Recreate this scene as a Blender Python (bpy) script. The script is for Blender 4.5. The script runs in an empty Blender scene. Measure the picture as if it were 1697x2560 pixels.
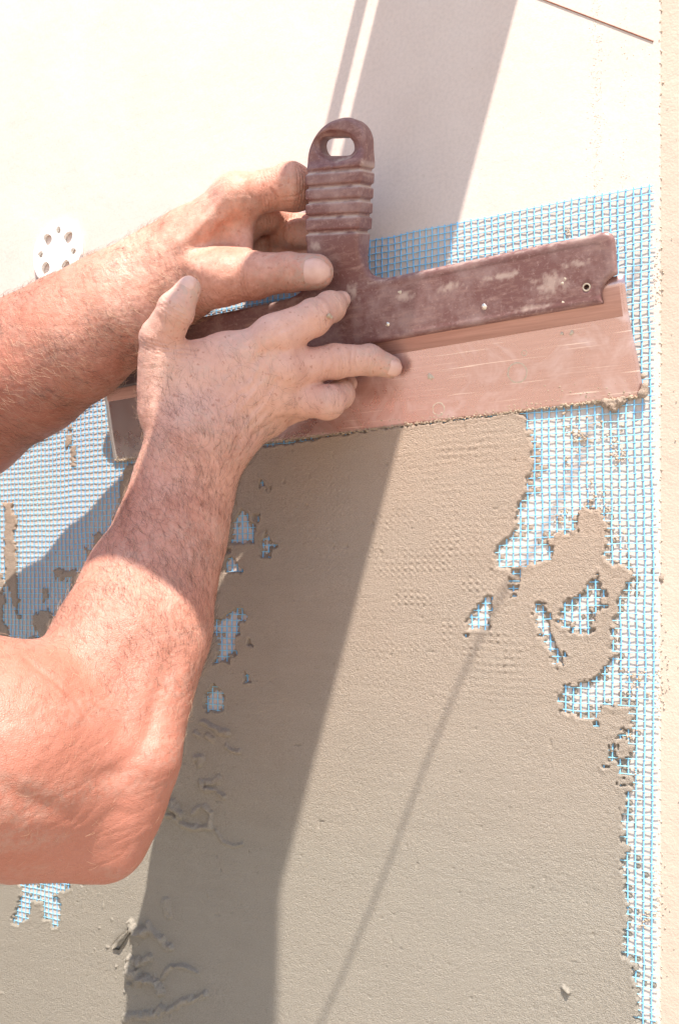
import bpy, bmesh, math, random
import numpy as np
from mathutils import Vector

# ------------------------------------------------------------------ camera, sky, sun, exposure
SC = bpy.context.scene
COL = SC.collection
FPX, CX, HY, XV, DC = 2164.5, 848.5, 1461.0, -3247.0, 0.628   # photo pixels; vanishing point of the wall's level lines
TH = math.atan(FPX / (CX - XV))
CR = np.array([math.cos(TH), math.sin(TH), 0.0])
CF = np.array([-math.sin(TH), math.cos(TH), 0.0])
CAM = -CF * DC
cam_data = bpy.data.cameras.new('camera')
cam = bpy.data.objects.new('camera', cam_data)
COL.objects.link(cam)
cam.location = CAM
cam.rotation_euler = (math.pi / 2, 0, TH)
cam_data.sensor_fit = 'AUTO'
cam_data.sensor_width = 36.0
cam_data.lens = FPX / 2560 * 36.0
cam_data.shift_y = (HY - 1280) / 2560
cam_data.clip_start = 0.02
cam_data.clip_end = 2000
SC.camera = cam

SUN = np.array([0.295 * 2.2, -1.0, 2.2]); SUN /= np.linalg.norm(SUN)
world = bpy.data.worlds.new('World'); SC.world = world; world.use_nodes = True
wn = world.node_tree
sky = wn.nodes.new('ShaderNodeTexSky'); sky.sky_type = 'NISHITA'; sky.sun_disc = False
sky.sun_elevation = math.asin(SUN[2]); sky.sun_rotation = math.atan2(SUN[0], SUN[1])
sky.air_density = 1.0; sky.dust_density = 1.0; sky.ozone_density = 0.6
wn.links.new(sky.outputs[0], wn.nodes['Background'].inputs[0])
wn.nodes['Background'].inputs[1].default_value = 0.15
sl = bpy.data.lights.new('sun', 'SUN'); sl.energy = 5.0; sl.angle = math.radians(0.5); sl.color = (1.0, 0.93, 0.84)
sun = bpy.data.objects.new('sun', sl); COL.objects.link(sun)
sun.rotation_euler = Vector(SUN).to_track_quat('Z', 'Y').to_euler()
sun.location = (0.5, -2, 4)
SC.view_settings.view_transform = 'Standard'; SC.view_settings.look = 'None'
SC.view_settings.gamma = 1.0; SC.view_settings.use_curve_mapping = False
SC.view_settings.exposure = 0.85
SC.render.engine = 'CYCLES'
SC.cycles.use_denoising = True
SC.cycles.max_bounces = 8

# ------------------------------------------------------------------ helpers
rng = np.random.default_rng(11)
random.seed(5)

def at(px, py, h=0.0):
    """the point h mm in front of the wall face that is seen at photo pixel (px, py)"""
    d = (px - CX) / FPX * CR + CF + np.array([0, 0, -(py - HY) / FPX])
    t = (-h / 1000.0 - CAM[1]) / d[1]
    return CAM + t * d

def mmpx(p):
    return float((np.asarray(p) - CAM) @ CF) / FPX        # metres per photo pixel at p

def nrm(v):
    v = np.asarray(v, float); return v / (np.linalg.norm(v) + 1e-12)

def tag(o, label=None, cat=None, group=None, kind=None):
    if label: o['label'] = label
    if cat: o['category'] = cat
    if group: o['group'] = group
    if kind: o['kind'] = kind
    return o

def empty(name, loc=(0, 0, 0)):
    o = bpy.data.objects.new(name, None); COL.objects.link(o); o.location = loc; o.empty_display_size = 0.05
    return o

def mesh_np(name, V, faces, mat=None, parent=None, smooth=True, attrs=None):
    """faces: list of int arrays (n,3) or (n,4)"""
    me = bpy.data.meshes.new(name)
    V = np.ascontiguousarray(V, dtype=np.float32)
    faces = [np.asarray(f, dtype=np.int32) for f in (faces if isinstance(faces, list) else [faces]) if len(f)]
    loops = np.concatenate([f.ravel() for f in faces])
    tot = np.concatenate([np.full(len(f), f.shape[1], np.int32) for f in faces])
    start = np.concatenate([[0], np.cumsum(tot)[:-1]]).astype(np.int32)
    me.vertices.add(len(V)); me.vertices.foreach_set('co', V.ravel())
    me.loops.add(len(loops)); me.loops.foreach_set('vertex_index', loops)
    me.polygons.add(len(tot)); me.polygons.foreach_set('loop_start', start); me.polygons.foreach_set('loop_total', tot)
    if smooth: me.polygons.foreach_set('use_smooth', np.ones(len(tot), bool))
    me.update(calc_edges=True)
    for k, a in (attrs or {}).items():
        at_ = me.attributes.new(k, 'FLOAT', 'POINT'); at_.data.foreach_set('value', np.asarray(a, np.float32))
    if mat: me.materials.append(mat)
    o = bpy.data.objects.new(name, me); COL.objects.link(o)
    if parent:
        o.parent = parent
        if parent.type == 'EMPTY': o.location = -Vector(parent.location)
    return o

# ---- value noise
def vnoise2(x, y, seed):
    r = np.random.default_rng(seed); T = r.random((256, 256)).astype(np.float32)
    xi = np.floor(x).astype(int); yi = np.floor(y).astype(int); fx = x - xi; fy = y - yi
    fx = fx * fx * (3 - 2 * fx); fy = fy * fy * (3 - 2 * fy)
    a = T[xi & 255, yi & 255]; b = T[(xi + 1) & 255, yi & 255]; c = T[xi & 255, (yi + 1) & 255]; d = T[(xi + 1) & 255, (yi + 1) & 255]
    return ((a * (1 - fx) + b * fx) * (1 - fy) + (c * (1 - fx) + d * fx) * fy) * 2 - 1

def fbm2(x, y, seed, n=3):
    s = 0; a = 1.0; t = 0
    for i in range(n):
        s = s + a * vnoise2(x * 2 ** i, y * 2 ** i, seed + i); t += a; a *= .5
    return s / t

def sstep(a, b, x):
    t = np.clip((x - a) / (b - a), 0, 1); return t * t * (3 - 2 * t)

# ---- signed distance fields + surface nets
def smin(a, b, k):
    h = np.clip(.5 + .5 * (b - a) / k, 0, 1)
    return b + (a - b) * h - k * h * (1 - h)

class Field:
    def __init__(s, lo, hi, vox):
        s.lo = np.asarray(lo, float); s.vox = vox
        s.n = np.maximum(4, np.ceil((np.asarray(hi) - s.lo) / vox).astype(int) + 1)
        s.ax = [(s.lo[i] + np.arange(s.n[i]) * vox).astype(np.float32) for i in range(3)]
        s.D = np.full(s.n, 0.05, np.float32)
    def box(s, lo, hi):
        i0 = np.clip(np.floor((np.asarray(lo) - s.lo) / s.vox).astype(int), 0, s.n)
        i1 = np.clip(np.ceil((np.asarray(hi) - s.lo) / s.vox).astype(int) + 1, 0, s.n)
        if np.any(i1 - i0 < 1): return None, None
        sl_ = tuple(slice(i0[i], i1[i]) for i in range(3))
        return sl_, (s.ax[0][sl_[0]][:, None, None], s.ax[1][sl_[1]][None, :, None], s.ax[2][sl_[2]][None, None, :])
    def add(s, prim, k=0.0, carve=False):
        pad = k + 3 * s.vox
        sl_, g = s.box(prim.lo - pad, prim.hi + pad)
        if sl_ is None: return
        d = prim.dist(*g).astype(np.float32); D = s.D[sl_]
        if carve: s.D[sl_] = -smin(-D, d, k) if k > 0 else np.maximum(D, -d)
        else: s.D[sl_] = smin(D, d, k) if k > 0 else np.minimum(D, d)

class Cone:
    """round cone a->b; flat=(n,s) squeezes the section along n by factor s"""
    def __init__(s, a, b, ra, rb, flat=None):
        s.a, s.b, s.ra, s.rb, s.flat = np.asarray(a, float), np.asarray(b, float), ra, rb, flat
        R = max(ra, rb)
        s.lo = np.minimum(s.a, s.b) - R; s.hi = np.maximum(s.a, s.b) + R
    def dist(s, X, Y, Z):
        ab = s.b - s.a; L2 = ab @ ab + 1e-12
        x, y, z = X - s.a[0], Y - s.a[1], Z - s.a[2]
        t = np.clip((x * ab[0] + y * ab[1] + z * ab[2]) / L2, 0, 1)
        x = x - t * ab[0]; y = y - t * ab[1]; z = z - t * ab[2]
        r = s.ra + t * (s.rb - s.ra)
        q = x * x + y * y + z * z
        if s.flat is not None:
            n, f = s.flat
            c = x * n[0] + y * n[1] + z * n[2]
            q = q + c * c * (1 / (f * f) - 1)
        return np.sqrt(q) - r

class Multi:
    """several prims blended with k"""
    def __init__(s, prims, k):
        s.p, s.k = prims, k
        s.lo = np.min([p.lo for p in prims], 0); s.hi = np.max([p.hi for p in prims], 0)
    def dist(s, X, Y, Z):
        d = s.p[0].dist(X, Y, Z)
        for p in s.p[1:]: d = smin(d, p.dist(X, Y, Z), s.k)
        return d

def surface_nets(F):
    D, vox = F.D, F.vox
    S = D < 0
    nx, ny, nz = D.shape
    cnt = np.zeros((nx - 1, ny - 1, nz - 1), np.uint8)
    for i in (0, 1):
        for j in (0, 1):
            for k in (0, 1):
                cnt += S[i:nx - 1 + i, j:ny - 1 + j, k:nz - 1 + k]
    idx = np.argwhere((cnt > 0) & (cnt < 8))
    vid = np.full(cnt.shape, -1, np.int32); vid[idx[:, 0], idx[:, 1], idx[:, 2]] = np.arange(len(idx))
    acc = np.zeros((len(idx), 3), np.float64); n = np.zeros(len(idx))
    corners = [(i, j, k) for i in (0, 1) for j in (0, 1) for k in (0, 1)]
    vals = {c: D[idx[:, 0] + c[0], idx[:, 1] + c[1], idx[:, 2] + c[2]].astype(np.float64) for c in corners}
    for c in corners:
        for a in range(3):
            if c[a]: continue
            e = list(c); e[a] = 1; e = tuple(e)
            d0, d1 = vals[c], vals[e]; m = (d0 < 0) != (d1 < 0)
            t = np.where(m, d0 / np.where(m, d0 - d1, 1), 0)
            p = np.zeros((len(idx), 3)); p[:] = c; p[:, a] = t
            acc += p * m[:, None]; n += m
    V = (idx + acc / n[:, None]) * vox + F.lo
    quads = []
    for a in range(3):
        sl0 = [slice(None)] * 3; sl1 = [slice(None)] * 3
        sl0[a] = slice(0, -1); sl1[a] = slice(1, None)
        s0, s1 = S[tuple(sl0)], S[tuple(sl1)]
        e = np.argwhere(s0 != s1)
        b, c = (a + 1) % 3, (a + 2) % 3
        ok = (e[:, b] > 0) & (e[:, c] > 0) & (e[:, b] < D.shape[b] - 1) & (e[:, c] < D.shape[c] - 1)
        e = e[ok]
        inside0 = s0[e[:, 0], e[:, 1], e[:, 2]]
        q = []
        for db, dc in ((-1, -1), (0, -1), (0, 0), (-1, 0)):
            f = e.copy(); f[:, b] += db; f[:, c] += dc
            q.append(vid[f[:, 0], f[:, 1], f[:, 2]])
        q = np.stack(q, 1); q[~inside0] = q[~inside0][:, ::-1]
        quads.append(q[(q >= 0).all(1)])
    return V, np.concatenate(quads)

def vert_normals(V, Q):
    N = np.zeros_like(V)
    f = np.cross(V[Q[:, 2]] - V[Q[:, 0]], V[Q[:, 3]] - V[Q[:, 1]])
    for i in range(4):
        for a in range(3): N[:, a] += np.bincount(Q[:, i], f[:, a], len(V))
    return N / (np.linalg.norm(N, axis=1, keepdims=True) + 1e-12)

def relax(V, Q, it=2, lam=.5):
    E = np.concatenate([Q[:, [0, 1]], Q[:, [1, 2]], Q[:, [2, 3]], Q[:, [3, 0]]])
    E = np.concatenate([E, E[:, ::-1]])
    deg = np.bincount(E[:, 0], minlength=len(V)).astype(float); deg[deg == 0] = 1
    for _ in range(it):
        A = np.stack([np.bincount(E[:, 0], V[E[:, 1], a], len(V)) for a in range(3)], 1) / deg[:, None]
        V = V + lam * (A - V)
    return V

# ---- tubes: threads (n,m,3) points with elliptical section
def tubes(P, rx, ry, up, sides=4, taper=None):
    n, m, _ = P.shape
    T = np.gradient(P, axis=1); T /= np.linalg.norm(T, axis=2, keepdims=True) + 1e-12
    U = np.broadcast_to(np.asarray(up, float), P.shape)
    Sd = np.cross(T, U); Sd /= np.linalg.norm(Sd, axis=2, keepdims=True) + 1e-12
    W = np.cross(Sd, T)
    tp = np.ones((n, m)) if taper is None else np.broadcast_to(taper, (n, m))
    ang = (np.arange(sides) + .5) * 2 * math.pi / sides
    rx = np.broadcast_to(np.asarray(rx, float), (n,))[:, None, None, None]; ry = np.broadcast_to(np.asarray(ry, float), (n,))[:, None, None, None]
    V = P[:, :, None] + tp[:, :, None, None] * (Sd[:, :, None] * np.cos(ang)[None, None, :, None] * rx + W[:, :, None] * np.sin(ang)[None, None, :, None] * ry)
    I = np.arange(n * m * sides).reshape(n, m, sides)
    a = I[:, :-1]; b = I[:, 1:]
    Q = np.stack([a, b, np.roll(b, -1, 2), np.roll(a, -1, 2)], -1).reshape(-1, 4)
    return V.reshape(-1, 3), Q

def blobs(C, R, seed=0, squash=None, rough=.25):
    """many small irregular lumps as one vertex/face soup"""
    bm = bmesh.new(); bmesh.ops.create_icosphere(bm, subdivisions=2 if len(C) < 60 else 1, radius=1)
    B = np.array([v.co[:] for v in bm.verts]); Fc = np.array([[v.index for v in f.verts] for f in bm.faces]); bm.free()
    r = np.random.default_rng(seed); n = len(C)
    s = (1 + rough * (r.random((n, len(B), 1)) * 2 - 1))
    R = np.asarray(R, float); R = R[:, None, None] if R.ndim == 1 else R[:, None, :]
    V = np.asarray(C)[:, None, :] + B[None] * s * R
    Fs = Fc[None] + (np.arange(n) * len(B))[:, None, None]
    return V.reshape(-1, 3), Fs.reshape(-1, 3)

# ------------------------------------------------------------------ materials
def mat(name, color, rough=.6, metal=0.0):
    m = bpy.data.materials.new(name); m.use_nodes = True
    b = m.node_tree.nodes['Principled BSDF']
    b.inputs['Base Color'].default_value = (*color, 1); b.inputs['Roughness'].default_value = rough; b.inputs['Metallic'].default_value = metal
    return m, m.node_tree, b

def N(nt, t, **kw):
    n = nt.nodes.new(t)
    for k, v in kw.items():
        if k in n.inputs: n.inputs[k].default_value = v
        else: setattr(n, k, v)
    return n

def noise(nt, scale, detail=4, rough=.55, stretch=None, dist=0.0):
    tc = N(nt, 'ShaderNodeTexCoord'); out = tc.outputs['Object']
    if stretch:
        mp = N(nt, 'ShaderNodeMapping'); mp.inputs['Scale'].default_value = stretch
        nt.links.new(out, mp.inputs[0]); out = mp.outputs[0]
    n = N(nt, 'ShaderNodeTexNoise'); n.inputs['Scale'].default_value = scale; n.inputs['Detail'].default_value = detail
    n.inputs['Roughness'].default_value = rough; n.inputs['Distortion'].default_value = dist
    nt.links.new(out, n.inputs['Vector'])
    return n.outputs['Fac']

def ramp(nt, fac, stops):
    r = N(nt, 'ShaderNodeValToRGB'); e = r.color_ramp.elements
    while len(e) < len(stops): e.new(.5)
    for el, (p, c) in zip(e, stops): el.position = p; el.color = (*c, 1) if len(c) == 3 else c
    nt.links.new(fac, r.inputs[0]); return r.outputs[0]

def mix(nt, fac, a, b, mode='MIX'):
    n = N(nt, 'ShaderNodeMix', data_type='RGBA', blend_type=mode)
    for sock, v in ((n.inputs['Factor'], fac), (n.inputs['A'] if False else n.inputs[6], a), (n.inputs[7], b)):
        if hasattr(v, 'is_linked'): nt.links.new(v, sock)
        elif isinstance(v, (tuple, list)): sock.default_value = (*v, 1)
        else: sock.default_value = v
    return n.outputs[2]

def bump(nt, b, h, strength, dist, prev=None):
    n = N(nt, 'ShaderNodeBump'); n.inputs['Strength'].default_value = strength; n.inputs['Distance'].default_value = dist
    nt.links.new(h, n.inputs['Height'])
    if prev: nt.links.new(prev, n.inputs['Normal'])
    nt.links.new(n.outputs[0], b.inputs['Normal']); return n.outputs[0]

def attr(nt, name):
    a = N(nt, 'ShaderNodeAttribute'); a.attribute_name = name; return a.outputs['Fac']

# cream insulation board
M_board, nt, b = mat('cream_board', (.82, .74, .64), .85)
c = ramp(nt, noise(nt, 14, 6), [(.3, (.60, .49, .425)), (.7, (.65, .545, .48))])
c2 = ramp(nt, noise(nt, 420, 3), [(.25, (.9, .9, .9)), (.6, (1, 1, 1))])
nt.links.new(mix(nt, 1.0, c, c2, 'MULTIPLY'), b.inputs['Base Color'])
p = bump(nt, b, noise(nt, 900, 4), .25, .0006); bump(nt, b, noise(nt, 60, 3), .3, .002, p)
# warmer neighbouring board
M_strip, nt, b = mat('sandy_board', (.72, .58, .42), .85)
c = ramp(nt, noise(nt, 25, 6, stretch=(1, 1, .25)), [(.3, (.47, .375, .295)), (.7, (.53, .435, .35))])
nt.links.new(c, b.inputs['Base Color']); p = bump(nt, b, noise(nt, 700, 5), .4, .0008); bump(nt, b, noise(nt, 70, 3), .4, .002, p)
# wet mortar
M_mortar, nt, b = mat('wet_mortar', (.32, .27, .22), .7)
c = ramp(nt, noise(nt, 5.5, 4, .5), [(.32, (.365, .285, .22)), (.68, (.42, .30, .22))])
tc = N(nt, 'ShaderNodeTexCoord'); sx = N(nt, 'ShaderNodeSeparateXYZ'); nt.links.new(tc.outputs['Object'], sx.inputs[0])
mr = N(nt, 'ShaderNodeMapRange'); mr.inputs['From Min'].default_value = -.2; mr.inputs['From Max'].default_value = .08
nt.links.new(sx.outputs[2], mr.inputs[0])
c = mix(nt, mr.outputs[0], (.315, .28, .23), c)     # warm flare tint painted into the upper mortar, grey below it
s1 = ramp(nt, noise(nt, 1500, 2), [(.28, (.74, .73, .72)), (.5, (1, 1, 1)), (.75, (1.22, 1.2, 1.18))])
s2 = ramp(nt, noise(nt, 55, 5, stretch=(.25, 1, 1.6)), [(.3, (.97, .97, .97)), (.7, (1.03, 1.03, 1.03))])
c = mix(nt, 1.0, c, s1, 'MULTIPLY'); c = mix(nt, 1.0, c, s2, 'MULTIPLY')
nt.links.new(c, b.inputs['Base Color'])
p = bump(nt, b, noise(nt, 1100, 3, .7), 1.0, .0012); bump(nt, b, noise(nt, 380, 4, stretch=(.7, 1, 1)), .16, .0012, p)
nt.links.new(ramp(nt, noise(nt, 30, 3), [(.3, (.5, .5, .5)), (.7, (.75, .75, .75))]), b.inputs['Roughness'])
# dried mortar crumbs, lighter
M_crumb, nt, b = mat('dry_mortar', (.42, .33, .24), .9)
nt.links.new(ramp(nt, noise(nt, 800, 3), [(.3, (.36, .27, .19)), (.7, (.52, .42, .31))]), b.inputs['Base Color'])
bump(nt, b, noise(nt, 1600, 3), .6, .0006)
M_dust, nt, b = mat('pale_plaster', (.68, .58, .48), .9)
nt.links.new(ramp(nt, noise(nt, 700, 3), [(.3, (.5, .40, .30)), (.7, (.6, .51, .41))]), b.inputs['Base Color'])
# blue fibreglass
M_warp, nt, b = mat('blue_fibre_lengthwise', (.12, .46, .80), .45)
nt.links.new(ramp(nt, noise(nt, 18, 3), [(.35, (.18, .51, .90)), (.65, (.25, .61, .88))]), b.inputs['Base Color'])
M_weft, nt, b = mat('blue_fibre_crosswise', (.14, .54, .80), .45)
nt.links.new(ramp(nt, noise(nt, 18, 3), [(.35, (.24, .61, .90)), (.65, (.33, .70, .88))]), b.inputs['Base Color'])
# plastic, steel (rosy lens flare painted into the colour, fading to grey at left end)
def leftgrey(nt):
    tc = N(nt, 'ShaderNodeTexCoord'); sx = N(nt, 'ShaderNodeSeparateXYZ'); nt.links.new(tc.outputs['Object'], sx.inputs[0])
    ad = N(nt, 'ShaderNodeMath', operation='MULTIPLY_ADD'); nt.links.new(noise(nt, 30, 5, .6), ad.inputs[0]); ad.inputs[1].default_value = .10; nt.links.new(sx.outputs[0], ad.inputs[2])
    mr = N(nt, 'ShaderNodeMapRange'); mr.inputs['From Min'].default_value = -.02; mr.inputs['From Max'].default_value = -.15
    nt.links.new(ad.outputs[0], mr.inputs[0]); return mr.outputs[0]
M_plastic, nt, b = mat('maroon_plastic', (.17, .06, .055), .42)
flare_tint = ramp(nt, noise(nt, 45, 8, .68), [(.47, (0, 0, 0)), (.72, (1, 1, 1))])
scr = ramp(nt, noise(nt, 260, 5, .7, stretch=(.25, 1, 1)), [(.5, (0, 0, 0)), (.78, (1, 1, 1))])
c = mix(nt, flare_tint, (.17, .072, .066), (.31, .20, .185)); c = mix(nt, scr, c, (.34, .2, .17))
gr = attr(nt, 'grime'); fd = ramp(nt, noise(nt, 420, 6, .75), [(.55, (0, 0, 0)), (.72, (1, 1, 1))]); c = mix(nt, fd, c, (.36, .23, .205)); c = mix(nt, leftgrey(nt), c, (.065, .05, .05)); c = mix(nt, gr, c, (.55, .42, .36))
nt.links.new(c, b.inputs['Base Color'])
nt.links.new(ramp(nt, noise(nt, 90, 5), [(.3, (.36, .36, .36)), (.7, (.6, .6, .6))]), b.inputs['Roughness'])
bump(nt, b, noise(nt, 600, 4), .15, .0005)
M_steel, nt, b = mat('brushed_steel', (.5, .31, .27), .38, .85)
br = noise(nt, 90, 7, .7, stretch=(.12, 14, 14)); sm = noise(nt, 26, 7, .68, dist=1.5)
c = ramp(nt, br, [(.25, (.52, .335, .305)), (.75, (.63, .42, .385))])
c = mix(nt, ramp(nt, sm, [(.5, (0, 0, 0)), (.72, (1, 1, 1))]), c, (.72, .55, .54))
sc_ = ramp(nt, noise(nt, 300, 2, .5, stretch=(.05, 3, 3), dist=.3), [(.66, (0, 0, 0)), (.72, (1, 1, 1))]); c = mix(nt, sc_, c, (.85, .68, .62))
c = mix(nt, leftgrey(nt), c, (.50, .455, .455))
nt.links.new(c, b.inputs['Base Color'])
nt.links.new(ramp(nt, sm, [(.35, (.2, .2, .2)), (.7, (.42, .42, .42))]), b.inputs['Roughness'])
bump(nt, b, br, .12, .0004)
M_rail, nt, b = mat('dull_steel', (.45, .25, .21), .45, .7)
nt.links.new(ramp(nt, noise(nt, 60, 6, .65, stretch=(.35, 12, 12)), [(.3, (.40, .225, .19)), (.7, (.54, .32, .275))]), b.inputs['Base Color'])
M_rivet, nt, b = mat('bare_rivet', (.75, .68, .6), .3, .9)
nt.links.new(ramp(nt, noise(nt, 500, 3), [(.3, (.6, .52, .45)), (.7, (.85, .8, .72))]), b.inputs['Base Color'])
M_white, nt, b = mat('white_plastic', (.86, .84, .78), .5)
nt.links.new(ramp(nt, noise(nt, 80, 3), [(.3, (.83, .81, .75)), (.7, (.88, .86, .81))]), b.inputs['Base Color'])
# skin
M_skin, nt, b = mat('sunburnt_skin', (.6, .3, .2), .48)
big = noise(nt, 26, 5, .6); c = ramp(nt, big, [(.28, (.50, .215, .145)), (.5, (.60, .31, .225)), (.72, (.66, .375, .29))])
mot = noise(nt, 180, 5, .65); c = mix(nt, .8, c, mix(nt, 1.0, c, ramp(nt, mot, [(.3, (.78, .66, .62)), (.65, (1.08, 1.08, 1.1))]), 'MULTIPLY'))
c = mix(nt, attr(nt, 'red'), c, (.37, .135, .09)); c = mix(nt, attr(nt, 'pale'), c, (.69, .44, .36))
dm = ramp(nt, noise(nt, 260, 6, .7), [(.43, (0, 0, 0)), (.57, (1, 1, 1))]); dm = mix(nt, 1.0, dm, attr(nt, 'dirt'), 'MULTIPLY'); c = mix(nt, dm, c, (.40, .34, .28))
spots = ramp(nt, noise(nt, 330, 1), [(.66, (0, 0, 0)), (.74, (.55, .55, .55))]); c = mix(nt, spots, c, (.36, .14, .09))
nt.links.new(c, b.inputs['Base Color'])
b.inputs['Subsurface Weight'].default_value = .07; b.inputs['Subsurface Radius'].default_value = (1, .35, .2); b.inputs['Subsurface Scale'].default_value = .004
b.inputs['Specular IOR Level'].default_value = .4
nt.links.new(ramp(nt, noise(nt, 60, 4), [(.3, (.4, .4, .4)), (.7, (.58, .58, .58))]), b.inputs['Roughness'])
vo = N(nt, 'ShaderNodeTexVoronoi', feature='DISTANCE_TO_EDGE'); vo.inputs['Scale'].default_value = 900
tc = N(nt, 'ShaderNodeTexCoord'); wv = N(nt, 'ShaderNodeMapping'); nt.links.new(tc.outputs['Object'], wv.inputs[0]); nt.links.new(wv.outputs[0], vo.inputs['Vector'])
p = bump(nt, b, vo.outputs['Distance'], .6, .0005); p = bump(nt, b, noise(nt, 420, 4, .6), .35, .0007, p); p = bump(nt, b, noise(nt, 95, 3), .25, .002, p); bump(nt, b, noise(nt, 700, 2, .6, stretch=(1, .4, .4)), .4, .0006, p)
M_nail, nt, b = mat('fingernail', (.74, .46, .38), .32)
nt.links.new(ramp(nt, noise(nt, 150, 3), [(.3, (.60, .35, .28)), (.7, (.68, .44, .37))]), b.inputs['Base Color'])
M_hair, nt, b = mat('dark_arm_hair', (.07, .04, .03), .35)
M_hairl, nt, b = mat('fair_arm_hair', (.62, .42, .28), .3)
M_wood, nt, b = mat('scaffold_timber', (.35, .26, .17), .8)
nt.links.new(ramp(nt, noise(nt, 20, 6, stretch=(6, .5, 6)), [(.3, (.27, .19, .12)), (.7, (.42, .32, .22))]), b.inputs['Base Color'])
M_cord, nt, b = mat('brown_cord', (.30, .12, .08), .8)
nt.links.new(ramp(nt, noise(nt, 900, 2), [(.3, (.24, .09, .06)), (.7, (.38, .17, .11))]), b.inputs['Base Color'])
M_cable, nt, b = mat('dark_cable', (.05, .05, .05), .6)
M_ground, nt, b = mat('sandy_ground', (.42, .36, .28), .95)
nt.links.new(ramp(nt, noise(nt, 3, 8), [(.3, (.36, .30, .23)), (.7, (.48, .42, .33))]), b.inputs['Base Color'])
bump(nt, b, noise(nt, 40, 6), .6, .02)
M_shirt, nt, b = mat('white_shirt', (.5, .5, .52), .9)
nt.links.new(ramp(nt, noise(nt, 300, 3), [(.3, (.44, .45, .47)), (.7, (.54, .54, .56))]), b.inputs['Base Color'])
M_trous, nt, b = mat('work_trousers', (.08, .10, .15), .9)
nt.links.new(ramp(nt, noise(nt, 200, 3), [(.3, (.06, .08, .12)), (.7, (.1, .13, .19))]), b.inputs['Base Color'])

# ------------------------------------------------------------------ setting: ground, wall
GZ = -1.20
g = mesh_np('ground', [(-300, -300, GZ), (300, -300, GZ), (300, 300, GZ), (-300, 300, GZ)], [[(0, 1, 2, 3)]], M_ground)
tag(g, kind='structure')

def box(name, lo, hi, m, parent=None, bev=0.0):
    bm = bmesh.new(); bmesh.ops.create_cube(bm, size=1)
    lo, hi = np.array(lo), np.array(hi)
    for v in bm.verts: v.co = Vector((lo + hi) / 2 + np.array(v.co[:]) * (hi - lo))
    if bev: bmesh.ops.bevel(bm, geom=bm.edges[:], offset=bev, segments=2, affect='EDGES')
    me = bpy.data.meshes.new(name); bm.to_mesh(me); bm.free(); me.materials.append(m)
    o = bpy.data.objects.new(name, me); COL.objects.link(o)
    if parent: o.parent = parent; o.location = -Vector(parent.location)
    return o

XE = at(1650, 1000)[0]                      # where the two boards meet
wall = empty('wall', (0, 0.05, GZ))
tag(wall, 'cream insulation board wall in full sun behind the hands', 'wall')
box('board', (-2.2, 0, GZ - .02), (XE, .10, 1.7), M_board, wall)
o = box('board', (XE, .0004, GZ - .02), (1.6, .10, 1.7), M_strip, wall)
o['label'] = 'sandier board at the right edge'

# ------------------------------------------------------------------ scaffold overhead (out of frame, its boards shade the wall)
K = SUN[0] / SUN[2]
ZP = .68
scaf = empty('scaffold', (-.03, -.55, ZP)); tag(scaf, 'unseen timber scaffold planks above the work, shading the wall', 'scaffold')
def plank(x0, x1, z0, z1, y0=-.475):
    # its shadow on the wall runs from x0' to x1' measured at the level z = 0
    return box('plank', (x0, y0, z0), (x1, -.004, z1), M_wood, scaf, .002)
t_ = .02
plank(-.0915 + K * (ZP + t_), .0195 + K * ZP, ZP, ZP + t_)
plank(-.1115 + K * (ZP + t_), -.0995 + K * ZP, ZP, ZP + t_, -.20)
xr = .0195 + K * ZP
wd = np.array([(xr + .0005, -.418, ZP), (xr + .0005, -.475, ZP), (xr + .034, -.475, ZP)]); wd = np.concatenate([wd, wd + [0, 0, t_]])
o = mesh_np('shadow_wedge', wd, [np.array([(0, 2, 1), (3, 4, 5)]), np.array([(0, 1, 4, 3), (1, 2, 5, 4), (2, 0, 3, 5)])], M_wood, scaf, smooth=False)  # unseen wedge added only to widen the shadow at the plank's outer end
box('putlog', (-1.2, -1.30, ZP - .05), (1.4, -1.22, ZP - .002), M_wood, scaf, .003)
for x in (-1.15, 1.35):
    box('upright', (x - .04, -1.38, GZ), (x + .04, -1.305, ZP + .3), M_wood, scaf, .003)

# ------------------------------------------------------------------ mesh cloth
X0, X1 = -.47, at(1630, 1000)[0]
ZT, ZB = .2435, -.52
PX, PZ = .00475, .00475
def warp_off(x, z):
    dx = .0016 * fbm2(x * 9 + 3, z * 9, 101, 2) + .0004 * vnoise2(x * 90, z * 60, 7)
    dz = .0016 * fbm2(x * 8, z * 9 + 7, 103, 2) + .0005 * vnoise2(x * 70, z * 90, 8)
    edge = np.exp(-((X1 - x) / .05) ** 2)
    h = .00045 + .0010 * edge * (.6 + .4 * fbm2(x * 20, z * 14, 77, 2)) + .0005 * np.clip(fbm2(x * 12, z * 12, 79, 2), 0, 1)
    return dx, dz, h
xs = np.arange(X1 - .0004, X0, -PX)[::-1]; zs = np.arange(ZT, ZB, -PZ)
def weave(xv, zv, sgn, own):
    X, Z = np.meshgrid(xv, zv, indexing='ij') if own == 'x' else np.meshgrid(xv, zv, indexing='xy')
    dx, dz, h = warp_off(X, Z)
    return X, Z, dx, dz, h
mesh_root = empty('reinforcing_mesh', (0, -.001, 0))
tag(mesh_root, 'light blue fibreglass mesh with small square openings pressed on the cream wall', 'mesh')
# lengthwise (vertical) strands
zz = np.arange(ZT + .0012, ZB, -PZ / 2)
X, Z = np.meshgrid(xs, zz, indexing='ij')
dx, dz, h = warp_off(X, Z)
ph = (np.arange(len(xs))[:, None] + np.arange(len(zz))[None] / 2) * math.pi
P = np.stack([X + dx, -(h + .00022 * np.cos(ph)), Z + dz], -1)
V, Q = tubes(P, .00060, .00022, (0, -1, 0), 4)
tag(mesh_np('lengthwise_strands', V, [Q], M_warp, mesh_root), kind='stuff')
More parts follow.
